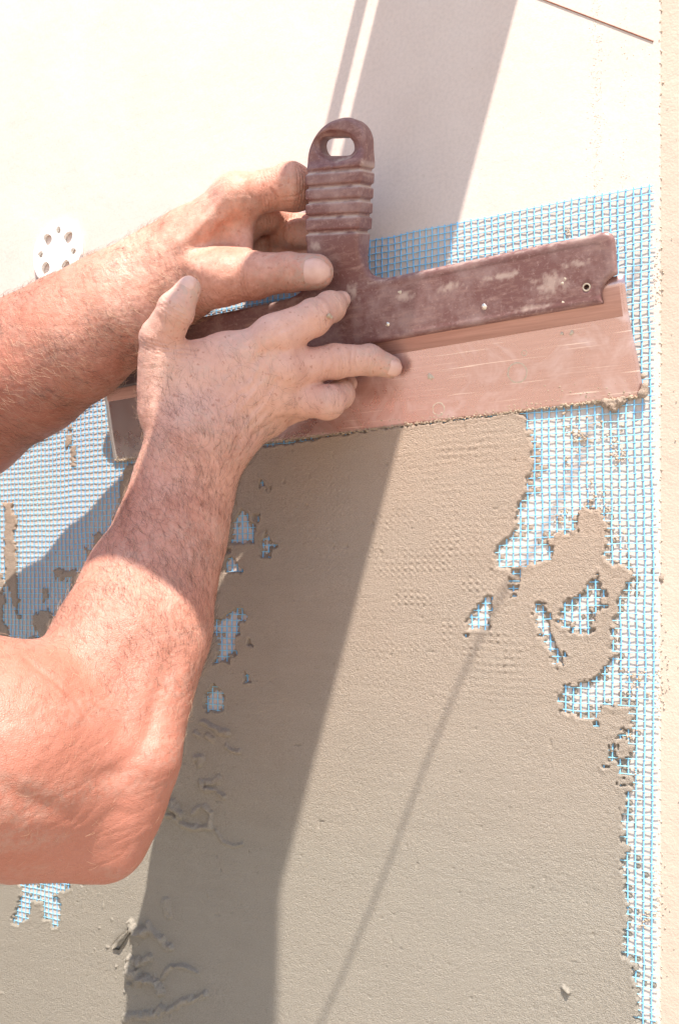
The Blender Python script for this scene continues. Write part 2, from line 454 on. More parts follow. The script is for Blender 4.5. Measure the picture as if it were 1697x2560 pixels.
# crosswise (level) strands
xx = np.concatenate([np.arange(X1 + .0026, X0, -PX / 2)[::-1]])
X, Z = np.meshgrid(xx, zs, indexing='xy')
dx, dz, h = warp_off(X, Z)
ph = (np.arange(len(zs))[:, None] + np.arange(len(xx))[None] / 2) * math.pi
P = np.stack([X + dx, -(h + .00025 - .00022 * np.cos(ph)), Z + dz], -1)
ends = (rng.random(len(zs)) - .5) * .002
P[:, -1, 0] += ends
V, Q = tubes(P, .00036, .00024, (0, -1, 0), 4)
tag(mesh_np('crosswise_strands', V, [Q], M_weft, mesh_root), kind='stuff')

# ------------------------------------------------------------------ mortar
def poly_sd(Pg, poly):
    """signed distance (positive inside) of points to a polygon"""
    P2 = np.asarray(poly, float); A = P2; B = np.roll(P2, -1, 0)
    best = np.full(len(Pg), 1e9); inside = np.zeros(len(Pg), bool)
    for a, b_ in zip(A, B):
        e = b_ - a; w = Pg - a
        t = np.clip((w @ e) / (e @ e + 1e-15), 0, 1)
        d = ((w - t[:, None] * e) ** 2).sum(1); best = np.minimum(best, d)
        cr = (a[1] <= Pg[:, 1]) != (b_[1] <= Pg[:, 1])
        if cr.any():
            xi = a[0] + (Pg[:, 1] - a[1]) * e[0] / (e[1] if abs(e[1]) > 1e-12 else 1e-12)
            inside ^= cr & (Pg[:, 0] < xi)
    return np.where(inside, 1, -1) * np.sqrt(best)

def wp(pts):        # photo pixels -> wall coordinates
    return np.array([at(x, y, 1.5)[[0, 2]] for x, y in pts])
def c6(pts): return [(1000 + x / 2.2496, 950 + y / 2.2496) for x, y in pts]
def c7(pts): return [(1000 + x / 2.2496, 1700 + y / 2.2496) for x, y in pts]
def c4(pts): return [(x / 1.8447, 900 + y / 1.8447) for x, y in pts]
def c5(pts): return [(x / 1.8447, 1600 + y / 1.8447) for x, y in pts]
def cm(pts): return [(x / 4.7515, 1200 + y / 4.7515) for x, y in pts]

outer = [(318, 1162), (500, 1142), (900, 1080), (1285, 1030)] + \
    c6([(665, 170), (705, 230), (735, 350), (742, 480), (715, 590), (678, 670), (650, 760), (655, 830), (615, 890), (550, 930), (530, 975), (548, 1052),
        (620, 1055), (700, 1050), (770, 1040), (835, 1020), (853, 965), (835, 890), (860, 862), (985, 850), (990, 770), (1045, 720), (1110, 745), (1150, 760), (1160, 850), (1172, 950), (1165, 1010), (1200, 1040),
        (1255, 1050), (1302, 1095), (1290, 1160), (1235, 1220), (1212, 1285), (1188, 1335), (1200, 1420), (1198, 1540), (1160, 1615), (1110, 1675),
        (1000, 1700), (930, 1722), (905, 1770), (903, 1866), (1010, 1868), (1120, 1862), (1150, 1835), (1290, 1818), (1300, 1900), (1290, 1990)]) + \
    c7([(1292, 330), (1285, 430), (1270, 520), (1290, 560), (1275, 640), (1262, 800), (1240, 850), (1265, 950), (1245, 1010), (1262, 1090), (1268, 1250), (1270, 1430), (1255, 1510), (1270, 1560), (1325, 1580), (1312, 1680), (1315, 1760), (1330, 1850), (1335, 1960)]) + \
    [(1600, 2900), (-350, 2900), (-350, 2150), (-60, 1960), (60, 1800), (100, 1660), (180, 1480), (260, 1400), (300, 1300), (300, 1220)]
holes = [
    c6([(490, 1212), (515, 1225), (512, 1300), (500, 1405), (450, 1412), (375, 1412), (370, 1355), (400, 1300), (450, 1250)]),
    c6([(765, 1265), (800, 1268), (830, 1310), (855, 1400), (885, 1500), (925, 1560), (915, 1600), (880, 1590), (830, 1520), (785, 1430), (757, 1330)]),
    c6([(1110, 1070), (1135, 1100), (1145, 1200), (1150, 1270), (1075, 1290), (1068, 1410), (955, 1415), (955, 1385), (895, 1370), (900, 1290), (950, 1245), (1030, 1200)]),
    c6([(620, 1070), (668, 1070), (665, 1100), (622, 1100)]), c6([(615, 1112), (668, 1112), (665, 1140), (615, 1140)]),
    c6([(606, 1155), (670, 1155), (670, 1185), (606, 1185)]), c6([(640, 1200), (662, 1225), (622, 1225)]),
    c6([(362, 1435), (385, 1432), (375, 1455)]), c6([(990, 1875), (1100, 1872), (1098, 1895), (1070, 1900), (1000, 1895)]), c6([(1085, 1925), (1100, 1925), (1095, 1945)]),
    c7([(1200, 345), (1215, 420), (1280, 430), (1280, 475), (1155, 478), (1160, 420), (1185, 370)]),
    c7([(1236, 268), (1262, 262), (1262, 285), (1236, 285)]), c7([(1200, 320), (1262, 305), (1262, 330), (1210, 335)]), c7([(1240, 505), (1275, 500), (1270, 520), (1240, 520)]), c7([(1240, 540), (1285, 540), (1280, 560), (1250, 560)]), c7([(1230, 580), (1300, 575), (1300, 600), (1235, 602)]),
    c4([(1118, 685), (1145, 715), (1150, 745), (1172, 752), (1172, 845), (1052, 850), (1075, 800), (1070, 755), (1095, 720)]),
    c4([(1170, 710), (1198, 712), (1196, 745), (1172, 742)]),
    c4([(1232, 790), (1250, 830), (1278, 855), (1245, 870), (1250, 905), (1190, 905), (1215, 870), (1208, 835)]),
    c4([(1062, 910), (1090, 935), (1120, 970), (1115, 980), (1040, 980), (1045, 940)]),
    c4([(1050, 870), (1068, 872), (1066, 887), (1048, 886)]),
    c4([(1100, 1140), (1120, 1160), (1142, 1190), (1135, 1198), (1105, 1210), (1108, 1262), (1085, 1265), (1080, 1300), (1092, 1355), (1060, 1360), (1055, 1392), (990, 1395), (1010, 1330), (1000, 1270), (955, 1268), (965, 1205), (1030, 1195), (1060, 1165)]),
    c4([(1140, 1285), (1160, 1290), (1168, 1318), (1148, 1322)]),
    c4([(1200, 545), (1215, 560), (1230, 585), (1195, 583)]), c4([(1228, 595), (1250, 595), (1245, 610)]),
    c5([(990, 205), (1015, 225), (1035, 260), (1033, 325), (960, 328), (948, 305), (955, 250)]),
    c5([(1130, 155), (1150, 165), (1162, 193), (1130, 195)]),
    c5([(75, 1105), (320, 1105), (325, 1145), (250, 1180), (285, 1190), (275, 1320), (245, 1325), (240, 1290), (205, 1285), (200, 1210), (150, 1210), (140, 1280), (100, 1290), (90, 1315), (55, 1310), (80, 1230), (105, 1170), (100, 1140)]),
]
# thin mortar showing through the mesh on the left (polygon, thickness mm)
thin = [
    (cm([(50, 270), (150, 265), (160, 380), (195, 420), (190, 560), (160, 700), (200, 780), (190, 1000), (190, 1200), (220, 1500), (230, 1640), (190, 1600), (150, 1450), (90, 1250), (50, 1150), (60, 950), (40, 700), (60, 480)]), 1.75),
    (cm([(-200, 1050), (20, 1100), (60, 1250), (10, 1300), (60, 1390), (70, 1480), (20, 1530), (30, 1650), (60, 1720), (90, 1780), (120, 1900), (-200, 1900)]), 1.3),
    (cm([(640, 1075), (850, 1060), (1000, 1080), (1130, 1120), (1100, 1300), (900, 1500), (780, 1700), (600, 2050), (470, 2050), (330, 2150), (300, 1990), (360, 1870), (470, 1880), (400, 1730), (380, 1560), (560, 1545), (600, 1600), (700, 1670), (790, 1480), (830, 1300), (870, 1160), (640, 1180)]), 1.5),
    (cm([(1100, 660), (1180, 650), (1250, 700), (1200, 800), (1150, 960), (1100, 900), (1105, 760)]), 1.5),
    (cm([(990, 800), (1110, 820), (1110, 1020), (1000, 860)]), 1.2),
    (cm([(500, 1280), (560, 1280), (570, 1400), (510, 1440)]), 1.4),
    (cm([(1420, 0), (1900, -30), (1900, 400), (1420, 420)]), 2.0),
    ([(165, 1075), (178, 1068), (182, 1100), (165, 1115)], 1.3), ([(178, 1120), (186, 1120), (186, 1170), (178, 1172)], 1.3),
]
RES = .00078
gx = np.arange(-.42, .224, RES); gz = np.arange(-.46, .165, RES)
GX, GZg = np.meshgrid(gx, gz, indexing='ij')
xf, zf = GX.ravel(), GZg.ravel(); Pg = np.stack([xf, zf], 1)
jag = .0013 * fbm2(xf * 160, zf * 160, 21, 2) + .0010 * vnoise2(xf * 420, zf * 420, 25) + .0005 * vnoise2(xf * 800, zf * 800, 26)
# torn edges step with the mesh cells
cellx = np.floor(xf / PX); cellz = np.floor((zf - ZT) / PZ)
stepn = .0022 * vnoise2(cellx * 3.7 + .5, cellz * 2.9 + .5, 33)
sd = poly_sd(Pg, wp(outer))
for hp in holes:
    w_ = wp(hp); lo_, hi_ = w_.min(0) - .02, w_.max(0) + .02
    m = ((Pg > lo_) & (Pg < hi_)).all(1)
    sd[m] = np.minimum(sd[m], -poly_sd(Pg[m], w_))
lowerleft = sstep(-.02, -.12, xf) * 0
sdj = sd + jag + stepn * sstep(.12, .17, xf) * .9 + stepn * .45
thick = 2.6 + .35 * fbm2(xf * 14, zf * 14, 41, 3) + .07 * fbm2(xf * 40, zf * 150, 45, 3) + .12 * vnoise2(xf * 700, zf * 700, 48) + .11 * vnoise2(xf * 1200, zf * 1200, 49)
lip = np.exp(-((sdj - .0016) / .0012) ** 2) * .35
# imprint of the mesh under the float strokes
def zone(px, py, rx, ry, amp):
    c_ = at(px, py)[[0, 2]]; s_ = mmpx(at(px, py))
    return amp * np.exp(-((xf - c_[0]) / (rx * s_)) ** 2 - ((zf - c_[1]) / (ry * s_)) ** 2)
dxm, dzm, _h = warp_off(xf, zf)
cz = np.cos(2 * math.pi * (zf - ZT - dzm) / PZ); cx_ = np.cos(2 * math.pi * (xf - (X1 - .0004) - dxm) / PX)
Zw = zone(1180, 1090, 75, 60, 1.0) + zone(1230, 1660, 70, 75, 1.1) + zone(1150, 1180, 120, 60, .35)
Zr = zone(1050, 1400, 230, 260, .5) + zone(1180, 1540, 170, 120, .45) + zone(760, 1330, 200, 330, .22) + zone(1330, 1420, 200, 200, .12) + zone(950, 1850, 400, 300, .10)
patchy = np.clip(.5 + 1.0 * fbm2(xf * 60, zf * 90, 61, 2), 0, 1.2)
thick = thick + Zw * patchy * (.72 * np.maximum(cz, -.3) * (.4 + .6 * np.maximum(cx_, -.4)) - .42 * np.clip(-cz, 0, 1) * np.clip(-cx_, -.2, 1)) + Zr * np.clip(patchy * 1.7 - .35, 0, 1.3) * .8 * np.maximum(cz, -.4) * (.25 + .75 * cx_) - Zr * .12 * np.clip(cz, 0, 1) * np.clip(vnoise2(xf * 45, zf * 210, 63), 0, 1)
thick = np.maximum(thick, (_h + .0006) * 1000 + .15)
# ridges and dabs left by the float (photo pixels, half width mm, height mm)
ridge = np.zeros(len(xf))
def rid(pts, w, a, seed=0):
    global ridge
    P2 = np.array([at(x, y, 2)[[0, 2]] for x, y in pts])
    lo_, hi_ = P2.min(0) - .02, P2.max(0) + .02
    m = ((Pg > lo_) & (Pg < hi_)).all(1); q = Pg[m]; best = np.full(len(q), 1e9)
    for a_, b_ in zip(P2[:-1], P2[1:]):
        e = b_ - a_; t = np.clip(((q - a_) @ e) / (e @ e), 0, 1); best = np.minimum(best, np.sqrt(((q - a_ - t[:, None] * e) ** 2).sum(1)))
    wob = 1 + .9 * fbm2(q[:, 0] * 190 + seed, q[:, 1] * 190, 71 + seed, 3)
    hh = a * np.clip(1 - (best / (w * 1.25 / 1000 * np.clip(wob, .3, 2))) ** 2, 0, 1) ** .6 * (1 + .7 * fbm2(q[:, 0] * 260, q[:, 1] * 260, 75 + seed, 3))
    ridge[m] = np.maximum(ridge[m], hh * 1.35)
def z4(pts): return [(220 + x / 3.92, 2200 + y / 3.92) for x, y in pts]
rid(z4([(440, 430), (480, 490), (540, 520), (600, 480)]), 3.0, 4.6, 1)
rid(z4([(600, 430), (660, 520), (720, 560), (760, 640), (820, 650)]), 2.6, 2.6, 2)
rid(z4([(420, 800), (430, 870), (470, 920)]), 4.0, 5.2, 3); rid(z4([(450, 780), (500, 800)]), 3, 3, 4)
rid(z4([(500, 970), (600, 960), (690, 1000), (740, 1090)]), 3.4, 3.6, 5); rid(z4([(560, 790), (620, 740)]), 3.0, 3.0, 6)
rid(z4([(730, 960), (790, 880), (830, 840), (980, 840), (1080, 905)]), 1.5, 2.0, 7)
rid(z4([(800, 1270), (870, 1240), (940, 1180), (1060, 1160), (1160, 1110)]), 2.0, 2.4, 8)
rid(z4([(380, 1345), (470, 1320), (560, 1330), (700, 1300), (740, 1270)]), 2.8, 2.4, 9)
rid(z4([(770, 230), (800, 340)]), 3.4, 1.3, 10)
rid(z4([(400, 1020), (430, 1020)]), 1.6, 2.2, 24)
rid(c5([(735, 790), (770, 770), (800, 760), (830, 800)]), 3.4, 3.0, 11)
rid(c5([(760, 800), (800, 810), (850, 850), (910, 870), (970, 860), (975, 800), (950, 770)]), 1.9, 1.9, 12)
rid(c5([(890, 800), (920, 770)]), 1.8, 1.8, 13); rid(c5([(930, 650), (940, 690), (990, 690), (1040, 720)]), 2.1, 1.9, 14)
rid(c5([(930, 650), (980, 660), (1010, 640)]), 2.1, 1.4, 15); rid(c5([(940, 375), (975, 395), (1000, 415), (1050, 425)]), 2.2, 2.0, 16)
rid(c5([(960, 440), (985, 455)]), 1.8, 1.8, 17); rid(c5([(1045, 490), (1070, 510), (1105, 515)]), 1.4, 1.4, 18)
rid(c5([(905, 545), (935, 545), (925, 570)]), 1.9, 1.9, 19); rid(c5([(1000, 880), (1030, 930), (1080, 950), (1120, 940)]), 1.1, 1.0, 20)
rid(c5([(905, 430), (920, 440)]), 2, 1.8, 21); 
rid([(1410, 2468), (1420, 2478)], 1.6, 1.6, 23)
# fine drips, pits and crumbs
dots = np.clip(vnoise2(xf * 210, zf * 210, 301) - .80, 0, 1) * 9 * (.15 + .85 * sstep(-.06, -.16, xf)) * np.clip(.3 + fbm2(xf * 18, zf * 18, 305, 2), 0, 1)
ridge = ridge + dots
pit = np.clip(vnoise2(xf * 260, zf * 260, 91) - .86, 0, 1) * 6
H = -.6 + (thick + lip + .6) * sstep(-.0006, .0007, sdj) + ridge - np.where(sdj > .003, pit, 0)
film = sd + .0015 + .0055 * fbm2(xf * 90, zf * 90, 141, 3) + .0012 * vnoise2(xf * 500, zf * 500, 145)
H = np.maximum(H, -.6 + (.98 + .22 * fbm2(xf * 240, zf * 240, 147, 2)) * sstep(-.0004, .0008, film))
# cells of the mesh that stayed filled along the torn edges
rc = np.random.default_rng(77).random((512, 512)); cellr = rc[cellx.astype(int) & 511, cellz.astype(int) & 511]
fx_, fz_ = (xf / PX) % 1 - .5, ((zf - ZT) / PZ) % 1 - .5
cellm = np.exp(-((fx_ / .42) ** 4 + (fz_ / .42) ** 4))
nearp = np.exp(-np.clip(-sd, 0, 1) / .0035) * (sd < 0) * (sstep(.10, .13, xf) * .95 + .35)
fill = (cellr < nearp * .75) * cellm
H = np.maximum(H, -.6 + (1.5 + .5 * fbm2(xf * 250, zf * 250, 97, 2)) * fill)
for poly, th_ in thin:
    w_ = wp(poly); lo_, hi_ = w_.min(0) - .01, w_.max(0) + .01
    m = ((Pg > lo_) & (Pg < hi_)).all(1)
    s_ = poly_sd(Pg[m], w_) + jag[m] * 1.3 + stepn[m] * .9
    hh = -.6 + (th_ + .6 + .3 * fbm2(xf[m] * 200, zf[m] * 200, 95, 2)) * sstep(-.0012, .0010, s_)
    H[m] = np.maximum(H[m], hh)
nxg, nzg = GX.shape
Hm = H.reshape(nxg, nzg)
I = np.arange(nxg * nzg).reshape(nxg, nzg)
mx = np.maximum(np.maximum(Hm[:-1, :-1], Hm[1:, :-1]), np.maximum(Hm[:-1, 1:], Hm[1:, 1:]))
Q = np.stack([I[:-1, :-1], I[1:, :-1], I[1:, 1:], I[:-1, 1:]], -1)[mx > -.4]
V = np.stack([xf, -H / 1000, zf], 1)
used = np.zeros(len(V), bool); used[Q.ravel()] = True; rem = np.cumsum(used) - 1
mort = mesh_np('mortar_coat', V[used], [rem[Q]], M_mortar)
tag(mort, 'wet grey brown mortar coat spread over the blue mesh below the blade', 'mortar')

# a curl of mortar standing off the wall, low left
P0 = [at(*p_) for p_ in ((275, 2368, 2), (292, 2345, 9), (318, 2322, 8), (332, 2308, 3))]
P1 = [at(*p_) for p_ in ((298, 2376, 3), (306, 2362, 5), (318, 2342, 4), (334, 2322, 3))]
fl = np.array([[a_ + (b_ - a_) * t for t in np.linspace(0, 1, 5)] for a_, b_ in zip(P0, P1)])
fl[:, 2, 1] -= .002; fl = fl.reshape(-1, 3); back = fl + np.array([.0003, .0016, -.0006])
I = np.arange(20).reshape(4, 5); q = np.stack([I[:-1, :-1], I[:-1, 1:], I[1:, 1:], I[1:, :-1]], -1).reshape(-1, 4)
rimi = list(I[0]) + list(I[1:, -1]) + list(I[-1, ::-1][1:]) + list(I[::-1, 0][1:-1])
rim = np.array([(rimi[i], rimi[(i + 1) % len(rimi)], rimi[(i + 1) % len(rimi)] + 20, rimi[i] + 20) for i in range(len(rimi))])
flake = mesh_np('mortar_flake', np.concatenate([fl, back]), [q, q[:, ::-1] + 20, rim], M_mortar)
tag(flake, 'curled flake of mortar lifting off the coat below the bent elbow', 'mortar flake')

# ------------------------------------------------------------------ dried crumbs on board and mesh
def crumbs(name, pts, r0, r1, h0, m, label, seed, rough=.35):
    r = np.random.default_rng(seed)
    C = np.array([at(x, y, h0) for x, y in pts]); R = r.uniform(r0, r1, (len(pts), 3)) / 1000 * np.array([1, .6, 1])
    V, F_ = blobs(C, R, seed, rough=rough)
    return tag(mesh_np(name, V, [F_], m, smooth=False), label, 'crumbs', kind='stuff')
pts = []
for _ in range(330):
    y = random.uniform(0, 620); pts.append((random.gauss(1490 - y * .004, 10), y))
for _ in range(90): pts.append((random.gauss(1560, 6), random.uniform(0, 640)))
for _ in range(40): pts.append((random.uniform(1500, 1630), random.uniform(120, 620)))
crumbs('dried_plaster_streak', pts, .15, .45, .0, M_dust, 'rough vertical streaks of dried cream plaster near the top right edge', 3)
pts = []
for y in np.arange(0, 2560, 26):
    for _ in range(2): pts.append((1650 + random.gauss(0, 2.2), y + random.uniform(-5, 5)))
for _ in range(60): pts.append((random.gauss(1648, 7), random.gauss(1690, 60)))
for _ in range(60): pts.append((random.gauss(1640, 8), random.gauss(2240, 40)))
for _ in range(50): pts.append((random.gauss(1645, 7), random.gauss(700, 40)))
crumbs('joint_crumbs', pts, .2, .85, .0, M_dust, 'cream crumbs along the joint where the two boards meet at right', 4)
pts = []
for cx0, cy0, n_, s_ in ((1440, 1080, 20, 11), (1455, 1100, 14, 6), (1545, 1140, 22, 12), (1520, 1095, 16, 20), (1480, 1235, 14, 14), (1520, 1250, 14, 16), (1470, 1060, 14, 22), (1440, 1160, 14, 20), (1410, 1045, 8, 12), (1590, 1700, 20, 12), (1605, 1690, 10, 18), (1560, 1960, 20, 25), (1570, 1830, 26, 14), (1540, 1860, 12, 14), (1615, 2290, 14, 6), (1608, 2310, 10, 6), (1400, 1290, 14, 14), (1550, 1330, 14, 16), (1415, 580, 8, 4)):
    for _ in range(n_): pts.append((random.gauss(cx0, s_), random.gauss(cy0, s_ * 1.2)))
crumbs('mortar_crumbs', pts, .3, 1.1, 1.4, M_crumb, 'brown mortar crumbs caught in the blue mesh right of the coat', 6)

pts = [(random.uniform(1662, 1697), random.uniform(0, 2560)) for _ in range(26)] + [(random.gauss(1672, 6), random.gauss(1680, 40)) for _ in range(22)] + [(random.gauss(1664, 5), random.gauss(2260, 60)) for _ in range(16)]
crumbs('strip_crumbs', pts[::2], .2, .6, .1, M_dust, 'pale mortar splashes on the sandy board at the right edge', 8)
pts = [(random.uniform(20, 1600), random.uniform(10, 560)) for _ in range(46)]
crumbs('board_specks', pts, .12, .32, 0, M_crumb, 'few tiny brown specks on the upper cream board', 9)
# cord across the top right corner
a_, b_ = at(1314, -18, .4), at(1632, 103, .4)
P = np.array([[a_ + (b_ - a_) * t for t in np.linspace(0, 1, 24)]])
V, Q = tubes(P, .00034, .00034, (0, -1, 0), 6)
tag(mesh_np('cord', V, [Q], M_cord), 'thin brown cord stretched slanting across the top right corner of the board', 'cord')

# overhead cable whose faint line of shade crosses the mortar
sh = [(800, 2560), (855, 2440), (960, 2190), (1060, 1920), (1150, 1700), (1245, 1500), (1300, 1420), (1480, 1010), (1545, 780), (1600, 640)]
P = []
for i, p_ in enumerate(sh):
    base = at(p_[0], p_[1], 2.5 if p_[1] > 1020 else (14 if p_[1] > 900 else 2)); P.append(base + SUN * (.80 - .02 * i))
P = np.array(P); tt = np.linspace(0, len(P) - 1, 60); P = np.stack([np.interp(tt, np.arange(len(P)), P[:, k]) for k in range(3)], 1)
P = np.concatenate([[P[0] + (P[0] - P[8]) * 3], P])
V, Q = tubes(P[None], .0012, .0012, (0, -1, .3), 6)
tag(mesh_np('cable', V, [Q], M_cable), 'thin dark cable hanging in front of the wall above the view', 'cable')

# ------------------------------------------------------------------ insulation anchor
ac = at(150, 636, 0)
R0 = .0283
bm = bmesh.new()
def loop(pts):
    vs = [bm.verts.new((x, 0, z)) for x, z in pts]; return [bm.edges.new((vs[i], vs[(i + 1) % len(vs)])) for i in range(len(vs))]
ed = loop([(R0 * math.cos(a), R0 * math.sin(a)) for a in np.linspace(0, 2 * math.pi, 64, endpoint=False)])
for k in range(8):
    a0 = math.radians(84 + 45 * k); big_ = k % 2 == 1
    cr, rr = (R0 * .58, R0 * .175) if big_ else (R0 * .67, R0 * .10)
    pts_ = []
    for a in np.linspace(0, 2 * math.pi, 14, endpoint=False):
        rad = rr * (1.0 + (.25 * math.cos(a))); tw = rr * 1.0 * math.sin(a)
        r_ = cr + rad * math.cos(a) * 1.1
        pts_.append((r_ * math.cos(a0) - tw * math.sin(a0), r_ * math.sin(a0) + tw * math.cos(a0)))
    ed += loop(pts_)
bmesh.ops.triangle_fill(bm, use_beauty=True, use_dissolve=False, edges=ed)
ret = bmesh.ops.extrude_face_region(bm, geom=bm.faces[:])
for v in [e for e in ret['geom'] if isinstance(e, bmesh.types.BMVert)]: v.co.y -= .0034
bmesh.ops.recalc_face_normals(bm, faces=bm.faces[:])
me = bpy.data.meshes.new('anchor_plate'); bm.to_mesh(me); bm.free(); me.materials.append(M_white)
anchor = bpy.data.objects.new('anchor_plate', me); COL.objects.link(anchor); anchor.location = Vector(ac) + Vector((0, -.0003, 0))
bv = anchor.modifiers.new('edge', 'BEVEL'); bv.width = .0003; bv.segments = 2; bv.limit_method = 'ANGLE'
tag(anchor, 'round white perforated plastic anchor plate on the board above the left forearm', 'anchor')

# ------------------------------------------------------------------ spatula
A_, B_ = at(288, 1153, 2.2), at(1608, 990, 2.2)
SU = nrm(B_ - A_); SL = float(np.linalg.norm(B_ - A_)); AL = math.radians(18)
SV = nrm(math.cos(AL) * np.array([-SU[2], 0, SU[0]]) + math.sin(AL) * np.array([0, -1, 0]))
SW = np.cross(SU, SV)
if SW[1] > 0: SW = -SW
def sp(u, v, w=0.0): return A_ + SU * u / 1000 + SV * v / 1000 + SW * w / 1000     # mm in the tool's own axes
def sp_uv(px, py, w=0.0):
    d = (px - CX) / FPX * CR + CF + np.array([0, 0, -(py - HY) / FPX]); O = A_ + SW * w / 1000
    t = ((O - CAM) @ SW) / (d @ SW); q = CAM + t * d - O
    return q @ SU * 1000, q @ SV * 1000
def sp_mesh(V): return A_ + V[:, :1] * SU + V[:, 1:2] * SV + V[:, 2:3] * SW
LB = SL * 1000
spat = empty('spatula', sp(LB / 2, 0)); tag(spat, 'wide steel plastering spatula with maroon ribbed plastic handle held on the wall', 'spatula')
# blade: thin bent-free sheet with slightly raised upper band
us = np.linspace(0, 1, 90); vs = np.array([0, 2, 8, 20, 35, 46, 47.2, 56, 66, 72])
top, bot = [], []
for v in vs:
    e = 5.5 * sstep(0, 62, v) * 1.0
    wz = 0.0
    for u in us:
        top.append((e + u * (LB - 2 * e), v, .55 + wz)); bot.append((e + u * (LB - 2 * e), v, -.0))
T = np.array(top) / 1000; Bt = np.array(bot) / 1000; n_ = len(T)
I = np.arange(n_).reshape(len(vs), len(us)); q = np.stack([I[:-1, :-1], I[:-1, 1:], I[1:, 1:], I[1:, :-1]], -1).reshape(-1, 4)
rimi = list(I[0]) + list(I[1:, -1]) + list(I[-1, ::-1][1:]) + list(I[::-1, 0][1:-1])
rim = np.array([(rimi[i] + n_, rimi[(i + 1) % len(rimi)] + n_, rimi[(i + 1) % len(rimi)], rimi[i]) for i in range(len(rimi))])
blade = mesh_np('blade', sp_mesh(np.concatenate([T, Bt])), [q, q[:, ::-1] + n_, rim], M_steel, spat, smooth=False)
blade['label'] = 'scratched steel blade'
rv = ((8.2, 48.5, .56), (8.2, 49.0, 1.05), (9.0, 66, 1.05))
Vr = np.array([(e_ + u * (LB - 2 * e_), v, w) for e_, v, w in rv for u in us]) / 1000
I = np.arange(len(Vr)).reshape(3, len(us))
rail = mesh_np('backing_rail', sp_mesh(Vr), [np.stack([I[:-1, :-1], I[:-1, 1:], I[1:, 1:], I[1:, :-1]], -1).reshape(-1, 4)], M_rail, spat, smooth=False)
# plastic back and handle in one moulding
HV0, HS = 160.0, .22
def hc(v): return 244.0 + (v - HV0) * HS           # handle axis
F = Field((-.004, .040, -.012), (LB / 1000 + .004, .206, .026), .0008)
u_, v_, w_ = F.ax[0][:, None, None] * 1000, F.ax[1][None, :, None] * 1000, F.ax[2][None, None, :] * 1000
def rbox(x, y, hx, hy, r):
    qx, qy = np.abs(x) - hx + r, np.abs(y) - hy + r
    return np.minimum(np.maximum(qx, qy), 0) + np.sqrt(np.maximum(qx, 0) ** 2 + np.maximum(qy, 0) ** 2) - r
def extr(d2, w, wc, hw, r):
    dw = np.abs(w - wc) - hw + r; d2 = d2 + r
    return np.minimum(np.maximum(d2, dw), 0) + np.sqrt(np.maximum(d2, 0) ** 2 + np.maximum(dw, 0) ** 2) - r
fe = 9.0
# left and right end of the plastic back, blade shows past them
vv = v_
ferr2 = rbox(u_ - LB / 2, vv - (77.5 - .012 * (u_ - LB / 2) * 0), LB / 2 - fe, 20.0, 6.0)
hw_h = np.where(vv < 130, 19.5 + 0 * vv, 20.5 + (vv - 130) * .022)
hx = u_ - hc(vv)
top_r = rbox(hx, vv - 140, hw_h, 57.0, 20.0)
low_r = rbox(hx, vv - 128, hw_h, 50.0, 3.0)
hand2 = np.where(vv > 160, top_r, low_r)
out2 = smin(ferr2, np.maximum(hand2, 62 - vv), 22.0)
hs_ = u_ - hc(182.2); slot = rbox(hs_ + .8, vv - 182.2 + .22 * hs_, 11.6, 5.6, 5.2)
notch = np.sqrt((u_ - (LB - fe + .5)) ** 2 + (vv - 62) ** 2) - 10.5
drill = np.sqrt((u_ - sp_uv(1465, 718, 6)[0]) ** 2 + (vv - sp_uv(1465, 718, 6)[1]) ** 2) - 1.6
# thickness grows from the flat back into the grip
thk = 3.6 + (7.4 - 3.2 * sstep(168, 178, vv)) * sstep(96, 128, vv) * np.exp(-np.clip(np.abs(hx) - 20, 0, 99) / 16.0)
thk = np.broadcast_to(thk, (F.n[0], F.n[1], 1))
d2 = np.maximum(np.maximum(out2, -slot - 0.0), np.maximum(-notch, -drill + (w_ < 2) * 5.0 * 0))
dw = np.abs(w_ - (2.2 + 0 * thk)) - thk + 2.6
q2 = d2 + 2.6
D = np.minimum(np.maximum(q2, dw), 0) + np.sqrt(np.maximum(q2, 0) ** 2 + np.maximum(dw, 0) ** 2) - 2.6
# raised rim round the flat back: sink a shallow panel
panel = np.maximum(rbox(u_ - LB / 2, vv - 77, LB / 2 - fe - 7, 15.0, 4.0), (np.abs(hx) < 60) * 0.0)
D = np.maximum(D, -np.maximum(np.maximum(panel, (5.2 - w_)), 22 - np.abs(hx) - 6) * 1.0)
# slot is open on a dished hollow
D = np.maximum(D, -(np.sqrt((hs_ / 1.7) ** 2 + (vv - 182.2 + .22 * hs_) ** 2 + ((w_ - 11.5) * 1.2) ** 2) - 9.4))
for gv in (168.0, 159.2, 150.6, 141.8, 132.4):
    sl_ = gv - .10 * hx - HS * 0 - .06 * hx
    gd = np.maximum(np.abs(vv - sl_) - 1.15, -(np.maximum(np.abs(hx) - (hw_h - 1.9), np.abs(w_ - 2.2) - 9.0)))
    D = -smin(-D, gd, .6)
F.D = (D / 1000).astype(np.float32)
V, Q = surface_nets(F); V = relax(V, Q, 2, .45)
um, vm, wm = V[:, 0] * 1000, V[:, 1] * 1000, V[:, 2] * 1000
gri = np.zeros(len(V))
for gv in (168.0, 159.2, 150.6, 141.8, 132.4):
    gri = np.maximum(gri, np.exp(-((vm - (gv - 1.0 - .16 * (um - hc(vm)))) / .75) ** 2) * (np.abs(um - hc(vm)) < 22) * np.clip(.7 + 1.1 * fbm2(um * .2, vm * .3, 5, 2), 0, 1))
